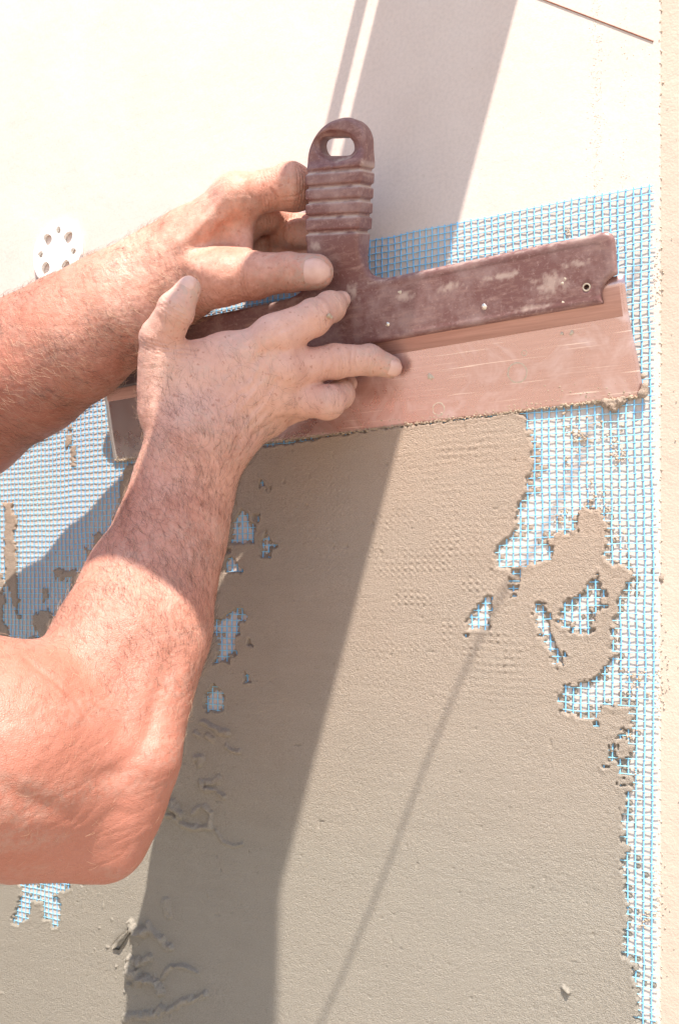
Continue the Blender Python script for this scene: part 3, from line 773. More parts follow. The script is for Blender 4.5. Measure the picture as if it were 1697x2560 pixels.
for u0, v0, ru, rv in (((sp_uv(1375, 710, 6)) + (10, 7)), ((sp_uv(880, 735, 8)) + (3.5, 6)), ((sp_uv(875, 725, 8)) + (4, 3)), ((sp_uv(1010, 740, 6)) + (6, 3)), ((sp_uv(1260, 690, 6)) + (14, 2)), ((sp_uv(1440, 660, 6)) + (7, 2.5)), ((sp_uv(1120, 720, 6)) + (9, 3)), ((sp_uv(1330, 770, 6)) + (12, 2)), ((sp_uv(790, 615, 12)) + (3, 3)), ((sp_uv(850, 395, 14)) + (5, 2)), ((sp_uv(905, 420, 14)) + (2, 4))):
    gri = np.maximum(gri, .62 * np.clip(1.15 - np.sqrt(((um - u0) / ru) ** 2 + ((vm - v0) / rv) ** 2) + 1.0 * fbm2(um * .45, vm * .45, 9, 3), 0, 1))
gri = np.maximum(gri, .5 * np.exp(-((vm - 96.5) / 1.2) ** 2) * (np.abs(um - hc(vm)) > 24) * np.clip(.5 + fbm2(um * .3, vm, 13, 2), 0, 1))
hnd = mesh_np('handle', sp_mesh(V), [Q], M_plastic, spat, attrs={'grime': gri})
hnd['label'] = 'maroon plastic handle with ribbed grip, hanging hole and long back strip'
def disc(name, u, v, w, r, t, m, lab=None, n=20, inner=0.0, jag_=0.0, seed=1):
    r_ = np.random.default_rng(seed); a = np.linspace(0, 2 * math.pi, n, endpoint=False)
    k = 1 + jag_ * (r_.random(n) * 2 - 1)
    o_ = np.stack([u + r * k * np.cos(a), v + r * k * np.sin(a)], 1)
    if inner:
        k2 = 1 + jag_ * .6 * (r_.random(n) * 2 - 1); i_ = np.stack([u + r * inner * k2 * np.cos(a), v + r * inner * k2 * np.sin(a)], 1)
        V = np.concatenate([np.c_[o_, np.full(n, w)], np.c_[(o_ + i_) / 2, np.full(n, w + t)], np.c_[i_, np.full(n, w)]])
        f = [(j + n * L, (j + 1) % n + n * L, (j + 1) % n + n * (L + 1), j + n * (L + 1)) for L in (0, 1) for j in range(n)]
        fs = [np.array(f)]
    else:
        V = np.concatenate([np.c_[o_, np.full(n, w)], np.c_[u + (o_[:, 0] - u) * .7, v + (o_[:, 1] - v) * .7, np.full(n, w + t)], [[u, v, w + t * 1.15]]])
        fs = [np.array([(j, (j + 1) % n, (j + 1) % n + n, j + n) for j in range(n)]), np.array([(j + n, (j + 1) % n + n, 2 * n) for j in range(n)])]
    o = mesh_np(name, sp_mesh(V / 1000), fs, m, spat)
    if lab: o['label'] = lab
    return o
for k, (px, py, rr) in enumerate(((1210, 767, 2.3), (969, 811, 1.9), (327, 913, 2.2))):
    u0, v0 = sp_uv(px, py, 5.2); disc('rivet', u0, v0, 5.0, rr, .9, M_rivet, jag_=.12, seed=k)
u0, v0 = sp_uv(1465, 718, 5.2); disc('drilled_rim', u0, v0, 5.1, 2.5, .5, M_dust, inner=.62)
u0, v0 = sp_uv(1292, 932, 1); disc('dried_drip', u0, v0, .52, 6.6, .25, M_dust, 'ring of dried mortar on blade', 40, .86, .05, 4)
u0, v0 = sp_uv(1309, 883, 1); disc('dried_drip', u0, v0, .52, 1.9, .2, M_dust, None, 20, .7, .06, 5)
u0, v0 = sp_uv(1075, 943, 1); disc('dried_drip', u0, v0, .5, 2.2, .9, M_dust, None, 14, 0, .45, 6)
u0, v0 = sp_uv(1095, 1023, 1); disc('dried_drip', u0, v0, .52, 4.6, .2, M_dust, None, 24, .84, .1, 8)
for k, (px, py) in enumerate(((1412, 697), (1405, 708), (1408, 757), (1000, 730), (1400, 835), (1425, 832), (700, 720))):
    u0, v0 = sp_uv(px, py, 5); disc('dried_drip', u0, v0, 5.1 if k < 4 or k == 6 else 1.0, random.uniform(.8, 1.8), .5, M_dust, None, 10, 0, .4, 20 + k)
# mortar on the tool's edge: separate stuff and lumps
C, R = [], []
for u in np.arange(1, LB - 1, .55):
    amp = .55 + .45 * math.sin(u * .9) * math.sin(u * .31) + (1.0 if u > LB - 55 else 0) + (.5 if u < 22 else 0)
    C.append(sp(u + random.uniform(-.4, .4), random.uniform(-.7, .9), random.uniform(-.1, .7))); R.append([random.uniform(.3, .65 + .5 * max(amp, 0))  / 1000 for _ in range(3)])
for _ in range(420):
    u = random.uniform(2, LB - 3); v = abs(random.gauss(0, 2.4)) * (2.2 if u > LB - 60 else 1)
    C.append(sp(u, v, .5)); r_ = random.uniform(.2, .6); R.append([r_ * 1.3 / 1000, r_ * .6 / 1000, r_ / 1000])
V, F_ = blobs(C, np.array(R), 12, rough=.35)
tag(mesh_np('mortar_bead', V, [F_], M_crumb, smooth=False), 'ragged bead of wet mortar squeezed out along the bottom edge of the blade', 'mortar', kind='stuff')
def lump(name, C, R, m, label, k=.003, vox=.0006, seed=3, amp=.0006):
    C = [np.asarray(c_) for c_ in C]; lo = np.min([c_ - r_ for c_, r_ in zip(C, R)], 0) - .004; hi = np.max([c_ + r_ for c_, r_ in zip(C, R)], 0) + .004
    F = Field(lo, hi, vox)
    for c_, r_ in zip(C, R): F.add(Cone(c_, c_ + 1e-6, r_, r_), k)
    V, Q = surface_nets(F); Nn = vert_normals(V, Q)
    r = fbm2(V[:, 0] * 700 + V[:, 1] * 500, V[:, 2] * 700 + V[:, 1] * 310, seed, 3)
    return tag(mesh_np(name, V + Nn * (r * amp)[:, None], [Q], m), label, 'mortar lump')
lump('mortar_lump', [at(1510, 1010, 2), at(1524, 1010, 2.5), at(1545, 1005, 2.5), at(1534, 1020, 2), at(1556, 1000, 2.5), at(1513, 1003, 2.5)], [.0020, .0028, .0028, .0026, .0020, .0022], M_mortar, 'crumbly lump of mortar hanging under the right end of the blade', .002, amp=.0011)
lump('mortar_smear', [at(1590, 890, 5), at(1596, 915, 5), at(1605, 940, 5), at(1611, 965, 5), at(1610, 985, 4), at(1600, 985, 5)], [.0010, .0014, .0018, .0020, .0020, .0014], M_mortar, 'smooth smear of mortar on the right tip of the blade', .004, amp=.0002)
# ------------------------------------------------------------------ the person: two arms and hands in view, the rest of the body out of frame
def J(px, py, h, r):
    p = at(px, py, h); return p, r * mmpx(p)
def chain(js, k, flats=None):
    pts = [J(*j) for j in js]
    return [Cone(a[0], b_[0], a[1], b_[1], None if flats is None else flats[i]) for i, (a, b_) in enumerate(zip(pts[:-1], pts[1:]))]

HAIR_SEED = [0]
def build_arm(base, fingers, bumps, dents, voxel, xmin, extra_creases=(), lines=()):
    allp = [p for p, k in base] + [c_ for f_ in fingers for c_ in chain(f_['j'], 0)]
    lo = np.min([p.lo for p in allp], 0) - .006; hi = np.max([p.hi for p in allp], 0) + .006
    lo[0] = max(lo[0], xmin[0]); lo[1] = max(lo[1], xmin[1]); lo[2] = max(lo[2], xmin[2])
    F = Field(lo, hi, voxel)
    for p, k in base: F.add(p, k)
    for f_ in fingers:
        js = [J(*j) for j in f_['j']]
        mp = Multi(chain(f_['j'], 0), .0022)
        for i in range(1, len(js) - 1):       # knuckle swellings
            mp.p.append(Cone(js[i][0], js[i][0] + 1e-6, js[i][1] * 1.045, js[i][1] * 1.045))
        sl_, g_ = F.box(mp.lo - .014, mp.hi + .014)
        if sl_ is None: continue
        d = mp.dist(*g_).astype(np.float32)
        m = js[0][0] + (js[1][0] - js[0][0]) * f_.get('blend', .12)
        e = np.sqrt((g_[0] - m[0]) ** 2 + (g_[1] - m[1]) ** 2 + (g_[2] - m[2]) ** 2)
        kk = .0006 + f_.get('k', .008) * np.exp(-(e / (js[0][1] * 1.5)) ** 2)
        F.D[sl_] = smin(F.D[sl_], d, kk)
    for p, k in bumps: F.add(p, k)
    for p, k in dents: F.add(p, k, carve=True)
    V, Q = surface_nets(F); del F
    V = relax(V, Q, 3, .5); Nn = vert_normals(V, Q)
    disp = np.zeros(len(V)); red = np.zeros(len(V)); pale = np.zeros(len(V))
    def crease(c_, axis, rad, off, depth, w, n):
        q = V - c_; near = (q ** 2).sum(1) < (rad * 1.9) ** 2
        q = q[near]; t = q @ axis - off; dors = (Nn[near] @ n)
        wob = .0004 * vnoise2(q[:, 0] * 600 + off * 9e3, q[:, 2] * 600, 31)
        disp[near] -= depth * np.exp(-((t + wob) / w) ** 2) * sstep(-.05, .55, dors)
    for f_ in fingers:
        js = [J(*j) for j in f_['j']]
        for i in range(1, len(js)):
            ax = nrm(js[i][0] - js[i - 1][0]); n = nrm(CAM - js[i][0]); n = nrm(n - (n @ ax) * ax)
            c_, r_ = js[i]
            if i < len(js) - 1:
                ax2 = nrm(nrm(js[i + 1][0] - js[i][0]) + ax)
                for off, dep in ((-.0034, .00040), (-.0013, .00075), (.0008, .00085), (.0029, .00045)):
                    crease(c_, ax2, r_, off, dep * f_.get('cr', 1), .00055, n)
                red[:] = np.maximum(red, .55 * np.exp(-((V - c_) ** 2).sum(1) / (r_ * 1.1) ** 2))
            else:
                pale[:] = np.maximum(pale, .35 * np.exp(-((V - c_) ** 2).sum(1) / (r_ * 1.3) ** 2)); red[:] = np.maximum(red, .35 * np.exp(-((V - c_) ** 2).sum(1) / (r_ * 1.9) ** 2))
    qv = V - CAM; yv = qv @ CF; vp = np.stack([CX + FPX * (qv @ CR) / yv, HY - FPX * qv[:, 2] / yv], 1)
    fac = sstep(.0, .35, -(Nn * qv).sum(1) / np.linalg.norm(qv, axis=1))
    for pts_, w, dep in lines:            # folds (+) and raised veins or tendons (-) on the side that shows
        pl = np.asarray(pts_, float); lo_, hi_ = pl.min(0) - 4 * w, pl.max(0) + 4 * w
        m = ((vp > lo_) & (vp < hi_)).all(1); q = vp[m]; best = np.full(len(q), 1e9); tt_ = np.zeros(len(q))
        for i_, (a_, b_) in enumerate(zip(pl[:-1], pl[1:])):
            e = b_ - a_; t = np.clip(((q - a_) @ e) / (e @ e), 0, 1); d_ = np.sqrt(((q - a_ - t[:, None] * e) ** 2).sum(1))
            tt_ = np.where(d_ < best, (i_ + t) / (len(pl) - 1), tt_); best = np.minimum(best, d_)
        disp[m] -= dep / 1000 * np.exp(-(best / w) ** 2) * fac[m] * (.35 + .65 * np.sin(np.pi * np.clip(tt_, .04, .96)))
    for c_, ax, rad, off, dep, w, n in extra_creases: crease(c_, ax, rad, off, dep, w, n)
    disp += .00018 * fbm2(V[:, 0] * 230 + V[:, 1] * 150, V[:, 2] * 230 - V[:, 1] * 90, 55, 3)
    disp += -.0002 * (1 - np.abs(vnoise2(V[:, 0] * 60 + V[:, 1] * 40, V[:, 2] * 190 - V[:, 1] * 60, 59))) ** 6
    disp += .0006 * fbm2(V[:, 0] * 45 + V[:, 1] * 30, V[:, 2] * 45 - V[:, 1] * 25, 57, 2)
    for f_ in fingers:
        a_, b_ = J(*f_['j'][-2]), J(*f_['j'][-1]); disp *= 1 - .85 * np.exp(-((V - (a_[0] * .25 + b_[0] * .75)) ** 2).sum(1) / (b_[1] * 1.7) ** 2)
    V = V + Nn * disp[:, None]
    dirt = np.zeros(len(V))
    for f_ in fingers:
        for i_, wt in ((-1, .8), (-2, .35)):
            a_ = J(*f_['j'][i_]); dirt = np.maximum(dirt, wt * np.exp(-((V - a_[0]) ** 2).sum(1) / (a_[1] * 1.5) ** 2))
    dirt = np.maximum(dirt, .22 * sstep(-.2, .4, fbm2(V[:, 0] * 60, V[:, 2] * 60, 123, 2)))
    return V, Q, red, pale, dirt

def nail(parent, c_, t, n, rad, L, wdt, lift=1.0, end=None):
    """curved plate on the back of a finger end: centre c_, pointing t, facing n"""
    t = nrm(t); n = nrm(n - (n @ t) * t); s = np.cross(t, n)
    a = np.linspace(-1, 1, 13); bb = np.linspace(-1, 1, 13)
    Vt, Vb = [], []
    for i in a:
        for j in bb:
            # superellipse outline, rounder at the tip
            e = 3.2 if i < 0 else 2.6
            sc = (1 - abs(i) ** e * .28) if i > 0 else (1 - abs(i) ** 3 * .26)
            ph_ = j * wdt * sc
            dip = rad * (.10 * max(i, 0) ** 2 + .04 * i * i)
            along = (c_ + t * (i * L) - end) @ t if end is not None else 0
            rr = rad * lift * (math.sqrt(max(1 - (along / (rad * 1.04)) ** 2, .12)) if along > 0 else 1) - dip * .3
            p = c_ + t * (i * L) + n * (rr * math.cos(ph_)) + s * (rr * math.sin(ph_))
            Vt.append(p + n * .00015 - n * .0003 * (max(abs(i), abs(j)) > .95)); Vb.append(p - n * .0009)
    m_ = 13; I = np.arange(m_ * m_).reshape(m_, m_)
    q = np.stack([I[:-1, :-1], I[1:, :-1], I[1:, 1:], I[:-1, 1:]], -1).reshape(-1, 4)
    rimi = list(I[0]) + list(I[1:, -1]) + list(I[-1, ::-1][1:]) + list(I[::-1, 0][1:-1]); k_ = m_ * m_
    rim = np.array([(rimi[i], rimi[(i + 1) % len(rimi)], rimi[(i + 1) % len(rimi)] + k_, rimi[i] + k_) for i in range(len(rimi))])
    V = np.array(Vt + Vb); f = [q, q[:, ::-1] + k_, rim]
    # make sure faces look outward
    v0 = V[q[60]]; 
    if np.cross(v0[1] - v0[0], v0[2] - v0[0]) @ n < 0: f = [x[:, ::-1] for x in f]
    return mesh_np('fingernail', V, f, M_nail, parent)

def hairs(name, V, Nn, flow, weight, count, m, parent, L=(.006, .013), rad=.00005, lift=.45, seed=1):
    r = np.random.default_rng(seed); p = weight / weight.sum()
    ids = r.choice(len(V), count, p=p)
    n = Nn[ids]; fl = flow[ids] + r.normal(0, .33, (count, 3)); fl -= (fl * n).sum(1, keepdims=True) * n; fl /= np.linalg.norm(fl, axis=1, keepdims=True) + 1e-9
    sd_ = np.cross(n, fl); L_ = r.uniform(*L, count)[:, None]; bend = r.normal(0, .5, (count, 1)); lf = np.clip(r.normal(lift, .18, (count, 1)), .12, 1)
    ts = np.linspace(0, 1, 5); P = []
    for t in ts:
        P.append(V[ids] + L_ * (fl * t * (1 - .15 * t) + n * lf * (t - .75 * t * t) + sd_ * bend * t * t * .6) - n * .0003 * (t == 0))
    P = np.stack(P, 1)
    V2, Q2 = tubes(P, rad, rad, (.31, .52, .79), 3, taper=np.array([1, .95, .8, .55, .2])[None])
    return tag(mesh_np(name, V2, [Q2], m, parent), kind='stuff')

person = empty('person', (-.36, -.36, GZ))
tag(person, 'person with bare hairy sunburnt arms pressing a wide spatula to the wall', 'person')

# ---------------- right arm (the nearer one, elbow bent at lower left)
def S1(px, py, h, r): p, rr = J(px, py, h, r); return Cone(p, p + 1e-6, rr, rr)
def C2(j1, j2, flat=None):
    a, b_ = J(*j1), J(*j2); return Cone(a[0], b_[0], a[1], b_[1], flat)
nR = nrm(CAM - at(480, 1000, 80))
baseR = []
for a_, b_, k in (
    ((488, 1105, 104, 106), (455, 1225, 106, 116), .010),
    ((455, 1225, 106, 116), (425, 1330, 116, 128), .010),
    ((425, 1330, 116, 128), (372, 1470, 136, 144), .010),
    ((372, 1470, 136, 144), (318, 1620, 164, 168), .012),
    ((318, 1620, 164, 168), (262, 1790, 182, 178), .012),
    ((262, 1790, 182, 178), (222, 1985, 195, 176), .012),
    ((470, 1300, 102, 84), (420, 1560, 150, 92), .016),          # ulnar side of the forearm
    ((420, 1560, 150, 92), (352, 1900, 190, 84), .014),
    ((352, 1900, 190, 84), (300, 2125, 198, 48), .014),        # point of the elbow
    ((330, 1440, 138, 92), (215, 1690, 194, 118), .014),        # brachioradialis
    ((222, 1985, 195, 178), (0, 1890, 236, 268), .014),        # upper arm
    ((0, 1890, 236, 268), (-420, 1780, 280, 300), .020),
    ((60, 2080, 230, 110), (262, 2125, 198, 66), .016),
): baseR.append((C2(a_, b_), k))
# palm
for a_, b_, k in (
    ((455, 1010, 106, 72), (678, 848, 88, 52), .010),
    ((500, 1040, 104, 78), (706, 928, 78, 52), .010),
    ((545, 1070, 95, 76), (694, 995, 70, 48), .010),
    ((572, 1088, 86, 66), (672, 1046, 60, 44), .010),
    ((440, 1040, 106, 84), (488, 1105, 104, 106), .012),
    ((540, 1100, 90, 84), (480, 1180, 100, 104), .014),
    ((560, 960, 76, 66), (640, 960, 64, 60), .012),
    ((425, 1000, 112, 70), (412, 900, 122, 60), .012),
    ((470, 935, 108, 62), (560, 890, 94, 54), .016),           # web of the thumb
): baseR.append((C2(a_, b_), k))
fingR = [
    dict(j=[(418, 960, 116, 66), (404, 850, 128, 51), (440, 775, 134, 43), (473, 722, 130, 31)], k=.012),
    dict(j=[(683, 845, 88, 55), (783, 795, 72, 44), (826, 768, 54, 37), (851, 752, 43, 25)], k=.010, blend=.2),
    dict(j=[(707, 928, 76, 50), (838, 903, 54, 41.5), (922, 900, 34, 37), (977, 917, 23, 28.5)], k=.010, blend=.2),
    dict(j=[(694, 996, 68, 46), (818, 1006, 56, 42), (850, 986, 38, 35), (868, 958, 23, 23)], k=.010, blend=.2),
    dict(j=[(672, 1044, 58, 42), (752, 1016, 40, 33), (776, 1000, 28, 29), (790, 985, 20, 24)], k=.008, blend=.2),
]
bumpsR, dentsR = [], []
for px, py, h, r in ((690, 838, 96, 40), (712, 925, 88, 40), (700, 996, 80, 36), (676, 1046, 68, 34)):      # knuckles
    bumpsR.append((S1(px, py, h - 3, r), .008))
for a_, b_ in (((520, 985, 112, 8), (680, 905, 96, 9)), ((560, 1015, 107, 8), (690, 975, 88, 9)), ((580, 1050, 100, 7), (680, 1030, 78, 8)), ((500, 960, 113, 8), (650, 850, 104, 9))):
    bumpsR.append((C2((a_[0], a_[1], a_[2] - 5, a_[3]), (b_[0], b_[1], b_[2] - 4, b_[3])), .009))
for pts in (((585, 1010, 105), (600, 1045, 98), (592, 1090, 91)), ((640, 955, 97), (625, 1000, 96), (600, 1040, 97)), ((560, 930, 108), (600, 965, 102), (625, 1000, 96))):   # veins
    for p_, q_ in zip(pts[:-1], pts[1:]): bumpsR.append((C2((*p_[:2], p_[2] - 2.6, 5), (*q_[:2], q_[2] - 2.6, 5)), .0045))
bumpsR.append((S1(566, 1118, 93, 34), .010))           # ulna head
t0 = at(417, 1545, 135); 
VR, QR, redR, palR, drtR = build_arm(baseR, fingR, bumpsR, dentsR, .00095, (-.20, -.42, -.5), lines=[
    ([(430, 1640), (400, 1740), (372, 1830), (345, 1880)], 26, 2.6), ([(345, 1880), (300, 1930), (240, 1950)], 24, 1.6),
    ([(60, 1640), (92, 1668), (140, 1700), (190, 1750), (225, 1810)], 8, 1.1), ([(150, 1690), (205, 1745)], 5, .6), ([(110, 1700), (170, 1760)], 6, .4),
    ([(0, 1960), (80, 2010), (170, 2040)], 30, 2.0), ([(230, 2070), (290, 2030), (345, 2040)], 18, .7),
    ([(585, 1040), (612, 1010), (645, 965), (690, 925)], 8, -.9), ([(600, 1085), (625, 1050), (668, 1005)], 8, -.9), ([(560, 1010), (600, 975), (650, 940)], 8, -.6), ([(535, 985), (590, 930), (660, 860)], 9, -.6),
    ([(610, 990), (640, 930), (655, 905)], 6, -.8), ([(640, 1065), (672, 1030)], 7, -.7), ([(575, 1060), (585, 1020), (605, 990)], 5, -.7),
    ([(655, 1000), (690, 955), (705, 945)], 6, .8), ([(628, 1035), (655, 1003)], 6, .7), ([(640, 1085), (690, 1048), (720, 1040)], 4, .6),
    ([(588, 1120), (603, 1080)], 9, 1.2), ([(628, 1105), (640, 1075)], 9, 1.2), ([(690, 870), (712, 880), (735, 872)], 8, .9), ([(738, 985), (742, 1020), (736, 1050)], 3.5, .7),
    ([(685, 835), (715, 820), (745, 800)], 4, .4), ([(720, 890), (760, 885)], 4, .4), ([(805, 870), (812, 895), (806, 930)], 3, .7), ([(820, 868), (836, 905), (826, 938)], 3.2, .9), ([(880, 868), (876, 905), (882, 935)], 2.6, .6), ([(893, 868), (890, 905), (896, 932)], 2.6, .6), ([(926, 870), (922, 900), (928, 925)], 2.4, .5),
    ([(790, 760), (800, 790), (805, 825)], 3, .7), ([(806, 765), (818, 790), (816, 812)], 3, .7), ([(760, 775), (770, 800)], 2.6, .4),
    ([(380, 770), (420, 760), (465, 775)], 2.6, .5), ([(405, 720), (440, 716), (478, 728)], 2.4, .6), ([(480, 830), (505, 826), (520, 835)], 3, .9)])
tv = ((VR - at(222, 1985, 188)) @ (at(488, 1105, 94) - at(222, 1985, 188))) / np.sum((at(488, 1105, 94) - at(222, 1985, 188)) ** 2)
palR = np.maximum(palR, .5 * sstep(.75, 1.1, tv)); redR = np.maximum(redR, .85 * (1 - sstep(.15, .9, tv)))

# ---------------- left arm (behind, holding the grip)
baseL = []
for a_, b_, k in (
    ((425, 690, 64, 104), (372, 725, 70, 110), .010),
    ((372, 725, 70, 110), (300, 775, 78, 126), .010),
    ((300, 775, 78, 126), (180, 855, 90, 142), .012),
    ((180, 855, 90, 142), (60, 930, 99, 155), .012),
    ((60, 930, 99, 155), (-110, 1040, 110, 165), .012),
    ((-110, 1040, 110, 165), (-330, 1180, 124, 165), .012),
    ((320, 720, 78, 84), (100, 850, 98, 110), .016),
    ((400, 670, 64, 92), (425, 690, 64, 104), .012),
    # hand
    ((440, 655, 66, 88), (584, 502, 66, 58), .012),            # back of the hand to the first knuckle
    ((430, 680, 58, 84), (590, 560, 46, 52), .012),
    ((440, 700, 52, 80), (585, 620, 36, 46), .012),
    ((440, 710, 62, 88), (555, 694, 66, 62), .012),            # ball of the thumb
    ((606, 520, 62, 26), (600, 572, 60, 24), .010),            # web
    ((600, 572, 60, 24), (606, 640, 62, 30), .010),
    ((480, 600, 62, 70), (548, 600, 56, 50), .014),
): baseL.append((C2(a_, b_), k))
fingL = [
    dict(j=[(545, 694, 68, 66), (632, 690, 66, 56), (722, 681, 60, 46), (791, 680, 56.5, 43)], k=.012, blend=.1, cr=1.3),
    dict(j=[(586, 498, 66, 56), (662, 478, 58, 47), (733, 470, 46, 53), (795, 486, 27, 38), (856, 490, 26, 33)], k=.012, blend=.1),
    dict(j=[(590, 560, 44, 48), (664, 540, 34, 40), (736, 566, 13, 30), (840, 560, 16, 28)], k=.008, blend=.1),
    dict(j=[(585, 612, 32, 44), (672, 604, 13, 31), (745, 588, 21, 36), (838, 600, 15, 29)], k=.006, blend=.1),
    dict(j=[(580, 656, 28, 40), (668, 642, 13, 30), (750, 640, 12, 28), (815, 640, 12, 26)], k=.008, blend=.1),
]
bumpsL = [(S1(595, 488, 74, 44), .010), (S1(722, 462, 52, 46), .008), (S1(565, 690, 76, 50), .012)]
for a_, b_ in (((460, 610, 94, 8), (575, 508, 86, 9)), ((480, 660, 92, 8), (550, 690, 90, 9))): bumpsL.append((C2((a_[0], a_[1], a_[2] - 7, a_[3]), (b_[0], b_[1], b_[2] - 7, b_[3])), .012))
VL, QL, redL, palL, drtL = build_arm(baseL, fingL, bumpsL, [], .00095, (-.34, -.30, -.2), lines=[
    ([(718, 648), (722, 680), (720, 726)], 2.8, 1.2), ([(736, 655), (738, 690), (736, 722)], 2.2, .5), ([(705, 655), (702, 690)], 2.4, .4), ([(760, 645), (770, 660), (790, 655)], 2.2, .4),
    ([(676, 470), (690, 490), (700, 515)], 3, 1.0), ([(700, 495), (735, 492), (770, 480)], 2.2, .5), ([(706, 506), (740, 506)], 2, .4),
    ([(560, 640), (590, 625), (630, 640)], 3, .7), ([(500, 620), (540, 560), (590, 520)], 9, -.7), ([(470, 600), (520, 540), (570, 480)], 9, -.7), ([(600, 770), (560, 772), (510, 785)], 3, .5), ([(625, 752), (590, 740), (560, 748)], 2.6, .4),
    ([(500, 660), (505, 700), (498, 740)], 3, .4), ([(618, 470), (630, 500)], 4, .5), ([(590, 565), (600, 600)], 3, .6)])
redL = np.maximum(redL, .75 * (1 - sstep(-.19, -.10, VL[:, 0])))

# ---------------- rest of the body, coarse, outside the picture
SHR, SHL = np.array([-.21, -.43, .06]), np.array([-.50, -.27, .10])
ELL = at(-330, 1180, 124); UPR = at(-200, 1835, 255)
front = nrm(np.array([.48, .88, 0])); side_ = nrm(SHL - SHR); hip = np.array([-.36, -.40, -.36])
body = Field((-.85, -.85, GZ), (.15, .25, .62), .007)
bodyp = [Cone(UPR, SHR, .052, .058), Cone(ELL, SHL, .045, .056), Cone(at(-110, 1040, 110), ELL, .040, .044)]
bp = [(Cone(SHR, SHL, .062, .062), .04), (Cone(SHR + side_ * .09 + [0, 0, -.06], hip + side_ * -.05, .10, .10), .05), (Cone(SHL - side_ * .09 + [0, 0, -.06], hip + side_ * .05, .10, .10), .05),
      (Cone(SHR + side_ * .165 + [0, 0, .02], SHR + side_ * .165 + front * .03 + [0, 0, .13], .056, .054), .03)]
HD = SHR + side_ * .165 + front * .05 + np.array([0, 0, .21])
headp = [(Cone(HD - front * .02, HD + front * .025 + [0, 0, .01], .082, .080), .02), (Cone(HD + front * .05 - [0, 0, .05], HD + front * .065 - [0, 0, .085], .048, .034), .03),
         (Cone(HD + front * .098 - [0, 0, .005], HD + front * .112 - [0, 0, .035], .008, .014), .012), (Cone(HD + side_ * .076 - [0, 0, .01], HD + side_ * .080 - [0, 0, .035], .016, .012), .006), (Cone(HD - side_ * .076 - [0, 0, .01], HD - side_ * .080 - [0, 0, .035], .016, .012), .006)]
for p in bodyp: body.add(p, .02)
for p, k in bp + headp: body.add(p, k)
for s_ in (-1, 1): body.add(Cone(HD + front * .088 + side_ * .032 * s_ + [0, 0, .012], HD + front * .092 + side_ * .032 * s_ + [0, 0, .012], .012, .012), .012, carve=True)
feet = []
for s_ in (-1, 1):
    hp_ = hip + side_ * .085 * s_; kn = np.array([hp_[0], hp_[1], -.76]) + front * .03 + side_ * .03 * s_; an = np.array([kn[0], kn[1], GZ + .09]) - front * .03
    feet.append((hp_, kn, an))
    body.add(Cone(hp_, kn, .085, .055), .03); body.add(Cone(kn, an, .055, .042), .03); body.add(Cone(an - [0, 0, .045], an + front * .16 - [0, 0, .055], .04, .034), .02)
VB, QB = surface_nets(body); VB = relax(VB, QB, 4, .5); del body
Vall = np.concatenate([VR, VL, VB]); nR_, nL_ = len(VR), len(VL)
bodyo = mesh_np('body', Vall, [QR, QL + nR_, QB + nR_ + nL_], M_skin, person, attrs={'red': np.concatenate([redR, redL, np.zeros(len(VB))]), 'pale': np.concatenate([palR, palL, np.zeros(len(VB))]), 'dirt': np.concatenate([drtR, drtL, np.zeros(len(VB))])})
def cover(name, prims, m, vox=.008):
    lo = np.min([p.lo for p, k in prims], 0) - .02; hi = np.max([p.hi for p, k in prims], 0) + .02
    f = Field(lo, hi, vox)
    for p, k in prims: f.add(p, k)
    V, Q = surface_nets(f); V = relax(V, Q, 3, .5); Nn = vert_normals(V, Q)
    V = V + Nn * (.004 * fbm2(V[:, 0] * 16 + V[:, 1] * 9, V[:, 2] * 16, 88, 2))[:, None]
    return mesh_np(name, V, [Q], m, person)
def grow(p, g_): return Cone(p.a, p.b, p.ra + g_, p.rb + g_)
cover('shirt', [(grow(p, .012), k) for p, k in bp[:3]] + [(Cone(SHR, SHR + (UPR - SHR) * .45, .074, .072), .03), (Cone(SHL, SHL + (ELL - SHL) * .45, .072, .070), .03)], M_shirt)
cover('trousers', [(Cone(hip + side_ * -.05, hip + side_ * .05, .116, .116), .03)] + [(Cone(a_, b_, .10, .075), .04) for a_, b_, c_ in feet] + [(Cone(b_, c_, .075, .068), .03) for a_, b_, c_ in feet], M_trous)
for a_, b_, c_ in feet: 
    cover('shoe', [(Cone(c_ - [0, 0, .04], c_ + front * .17 - [0, 0, .048], .050, .042), .02)], M_cable, .006)
cover('hair', [(Cone(HD - front * .03 + [0, 0, .012], HD + front * .010 + [0, 0, .030], .086, .078), .02)], M_hair, .006)

# ---------------- nails
def fj(f_, i): return J(*f_['j'][i])
def fnail(f_, i0, i1, frac, facing, L, wdt, rs=1.0, lift=1.0):
    a, b_ = fj(f_, i0), fj(f_, i1); t = nrm(b_[0] - a[0]); c_ = a[0] + (b_[0] - a[0]) * frac; r_ = a[1] + (b_[1] - a[1]) * min(frac, 1)
    n = nrm(CAM - c_) + np.asarray(facing, float)
    return nail(person, c_, t, n, r_ * rs, L, wdt, lift, b_[0])
fnail(fingR[0], 2, 3, 1.08, (-.1, 0, .75), .0056, .74, 1.02)
fnail(fingR[1], 2, 3, 1.05, (.9, 0, .25), .0046, .70, 1.02)
fnail(fingR[2], 2, 3, 1.04, (.12, 0, -.12), .0060, .76, 1.02)
fnail(fingR[3], 2, 3, .8, (1.2, 0, .2), .0050, .8, 1.03)
fnail(fingL[0], 2, 3, 1.14, (.12, 0, .0), .0082, .80, 1.025)

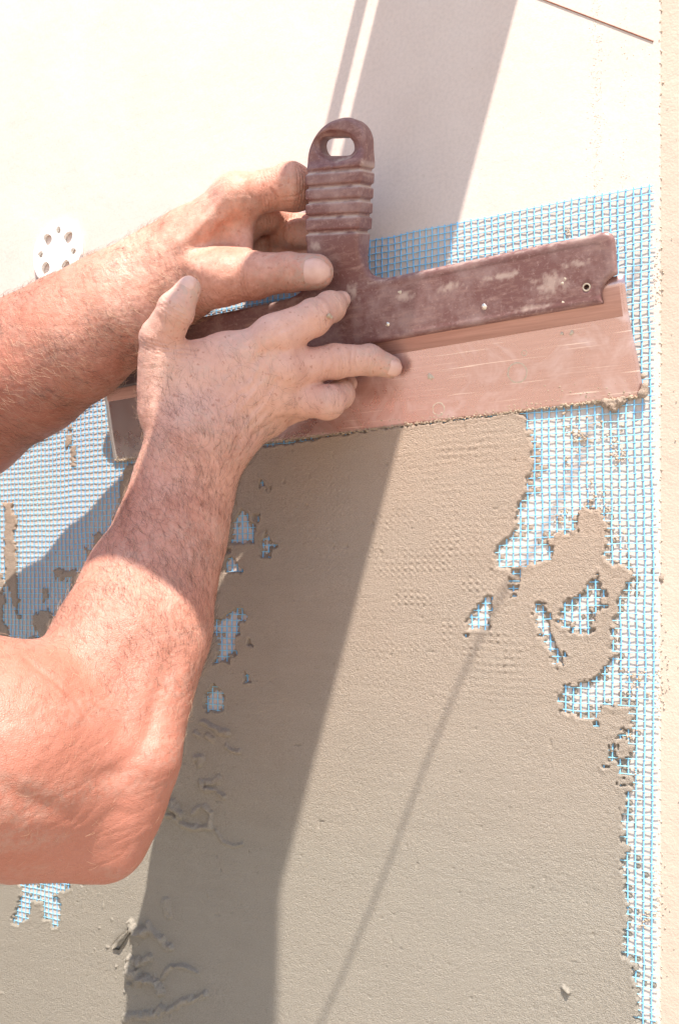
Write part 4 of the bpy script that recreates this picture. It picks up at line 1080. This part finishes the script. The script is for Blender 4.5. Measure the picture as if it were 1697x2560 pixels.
# ---------------- arm hair
def axis_flow(V, A, B):
    d = nrm(B - A); return np.tile(d, (len(V), 1))
NR, NL = vert_normals(VR, QR), vert_normals(VL, QL)
W_, E_ = at(488, 1105, 104), at(222, 1985, 188)
tR = ((VR - E_) @ (W_ - E_)) / ((W_ - E_) @ (W_ - E_))
face = np.clip((NR * nrm(CAM - at(400, 1300, 90))).sum(1) + .35, 0, 1)
clump = np.clip(.7 + .6 * fbm2(VR[:, 0] * 60, VR[:, 2] * 60, 66, 2), .25, 1)
upv = at(480, 690, 100) - E_
handR = sstep(1.0, 1.05, tR) * (1 - sstep(1.18, 1.28, tR)) * .30
wR = (sstep(.12, .5, tR) * (1 - sstep(1.0, 1.12, tR)) + handR) * face * clump * (VR[:, 1] < -.0) 
flowR = nrm(W_ - E_)[None] * .8 + np.cross(NR, nrm(W_ - E_)[None]) * .55 + np.array([0, 0, -.25])
hairs('arm_hair', VR, NR, flowR, wR, 4300, M_hair, person, (.006, .014), .000042, .40, 1)
hairs('arm_hair', VR, NR, flowR, (sstep(.0, .3, tR) * (1 - sstep(1.05, 1.2, tR))) * (face + .1), 900, M_hairl, person, (.005, .012), .00006, .5, 2)
hairs('arm_hair', VR, NR, flowR, (1 - sstep(.1, .6, tR)) * (face + .1), 700, M_hairl, person, (.004, .009), .000045, .5, 7)
hairs('arm_hair', VR, NR, flowR, sstep(-.1, .2, tR) * (1 - sstep(.2, .5, tR)) * face, 350, M_hair, person, (.004, .009), .00004, .45, 8)
W2, E2 = at(425, 690, 64), at(-110, 1040, 110)
tL = ((VL - E2) @ (W2 - E2)) / ((W2 - E2) @ (W2 - E2))
faceL = np.clip((NL * nrm(CAM - at(250, 800, 90))).sum(1) + .45, 0, 1); clL = np.clip(.5 + fbm2(VL[:, 0] * 60, VL[:, 2] * 60, 67, 2), .1, 1)
flowL = nrm(W2 - E2)[None] * .7 + np.cross(NL, nrm(W2 - E2)[None]) * -.5 + np.array([0, 0, -.45])
wL = sstep(.05, .3, tL) * (1 - sstep(1.0, 1.18, tL)) * faceL
hairs('arm_hair', VL, NL, flowL, wL * clL, 2500, M_hair, person, (.006, .014), .000048, .45, 3)
hairs('arm_hair', VL, NL, flowL, wL, 1700, M_hairl, person, (.005, .013), .00006, .5, 4)
# dabs of mortar on the index finger
lump('mortar_speck', [at(823, 788, 74), at(828, 793, 73), at(819, 791, 74.5)], [.0011, .0010, .0009], M_crumb, 'small grey speck of mortar stuck on the index finger of the lower hand', .001, .0003, amp=.0003)
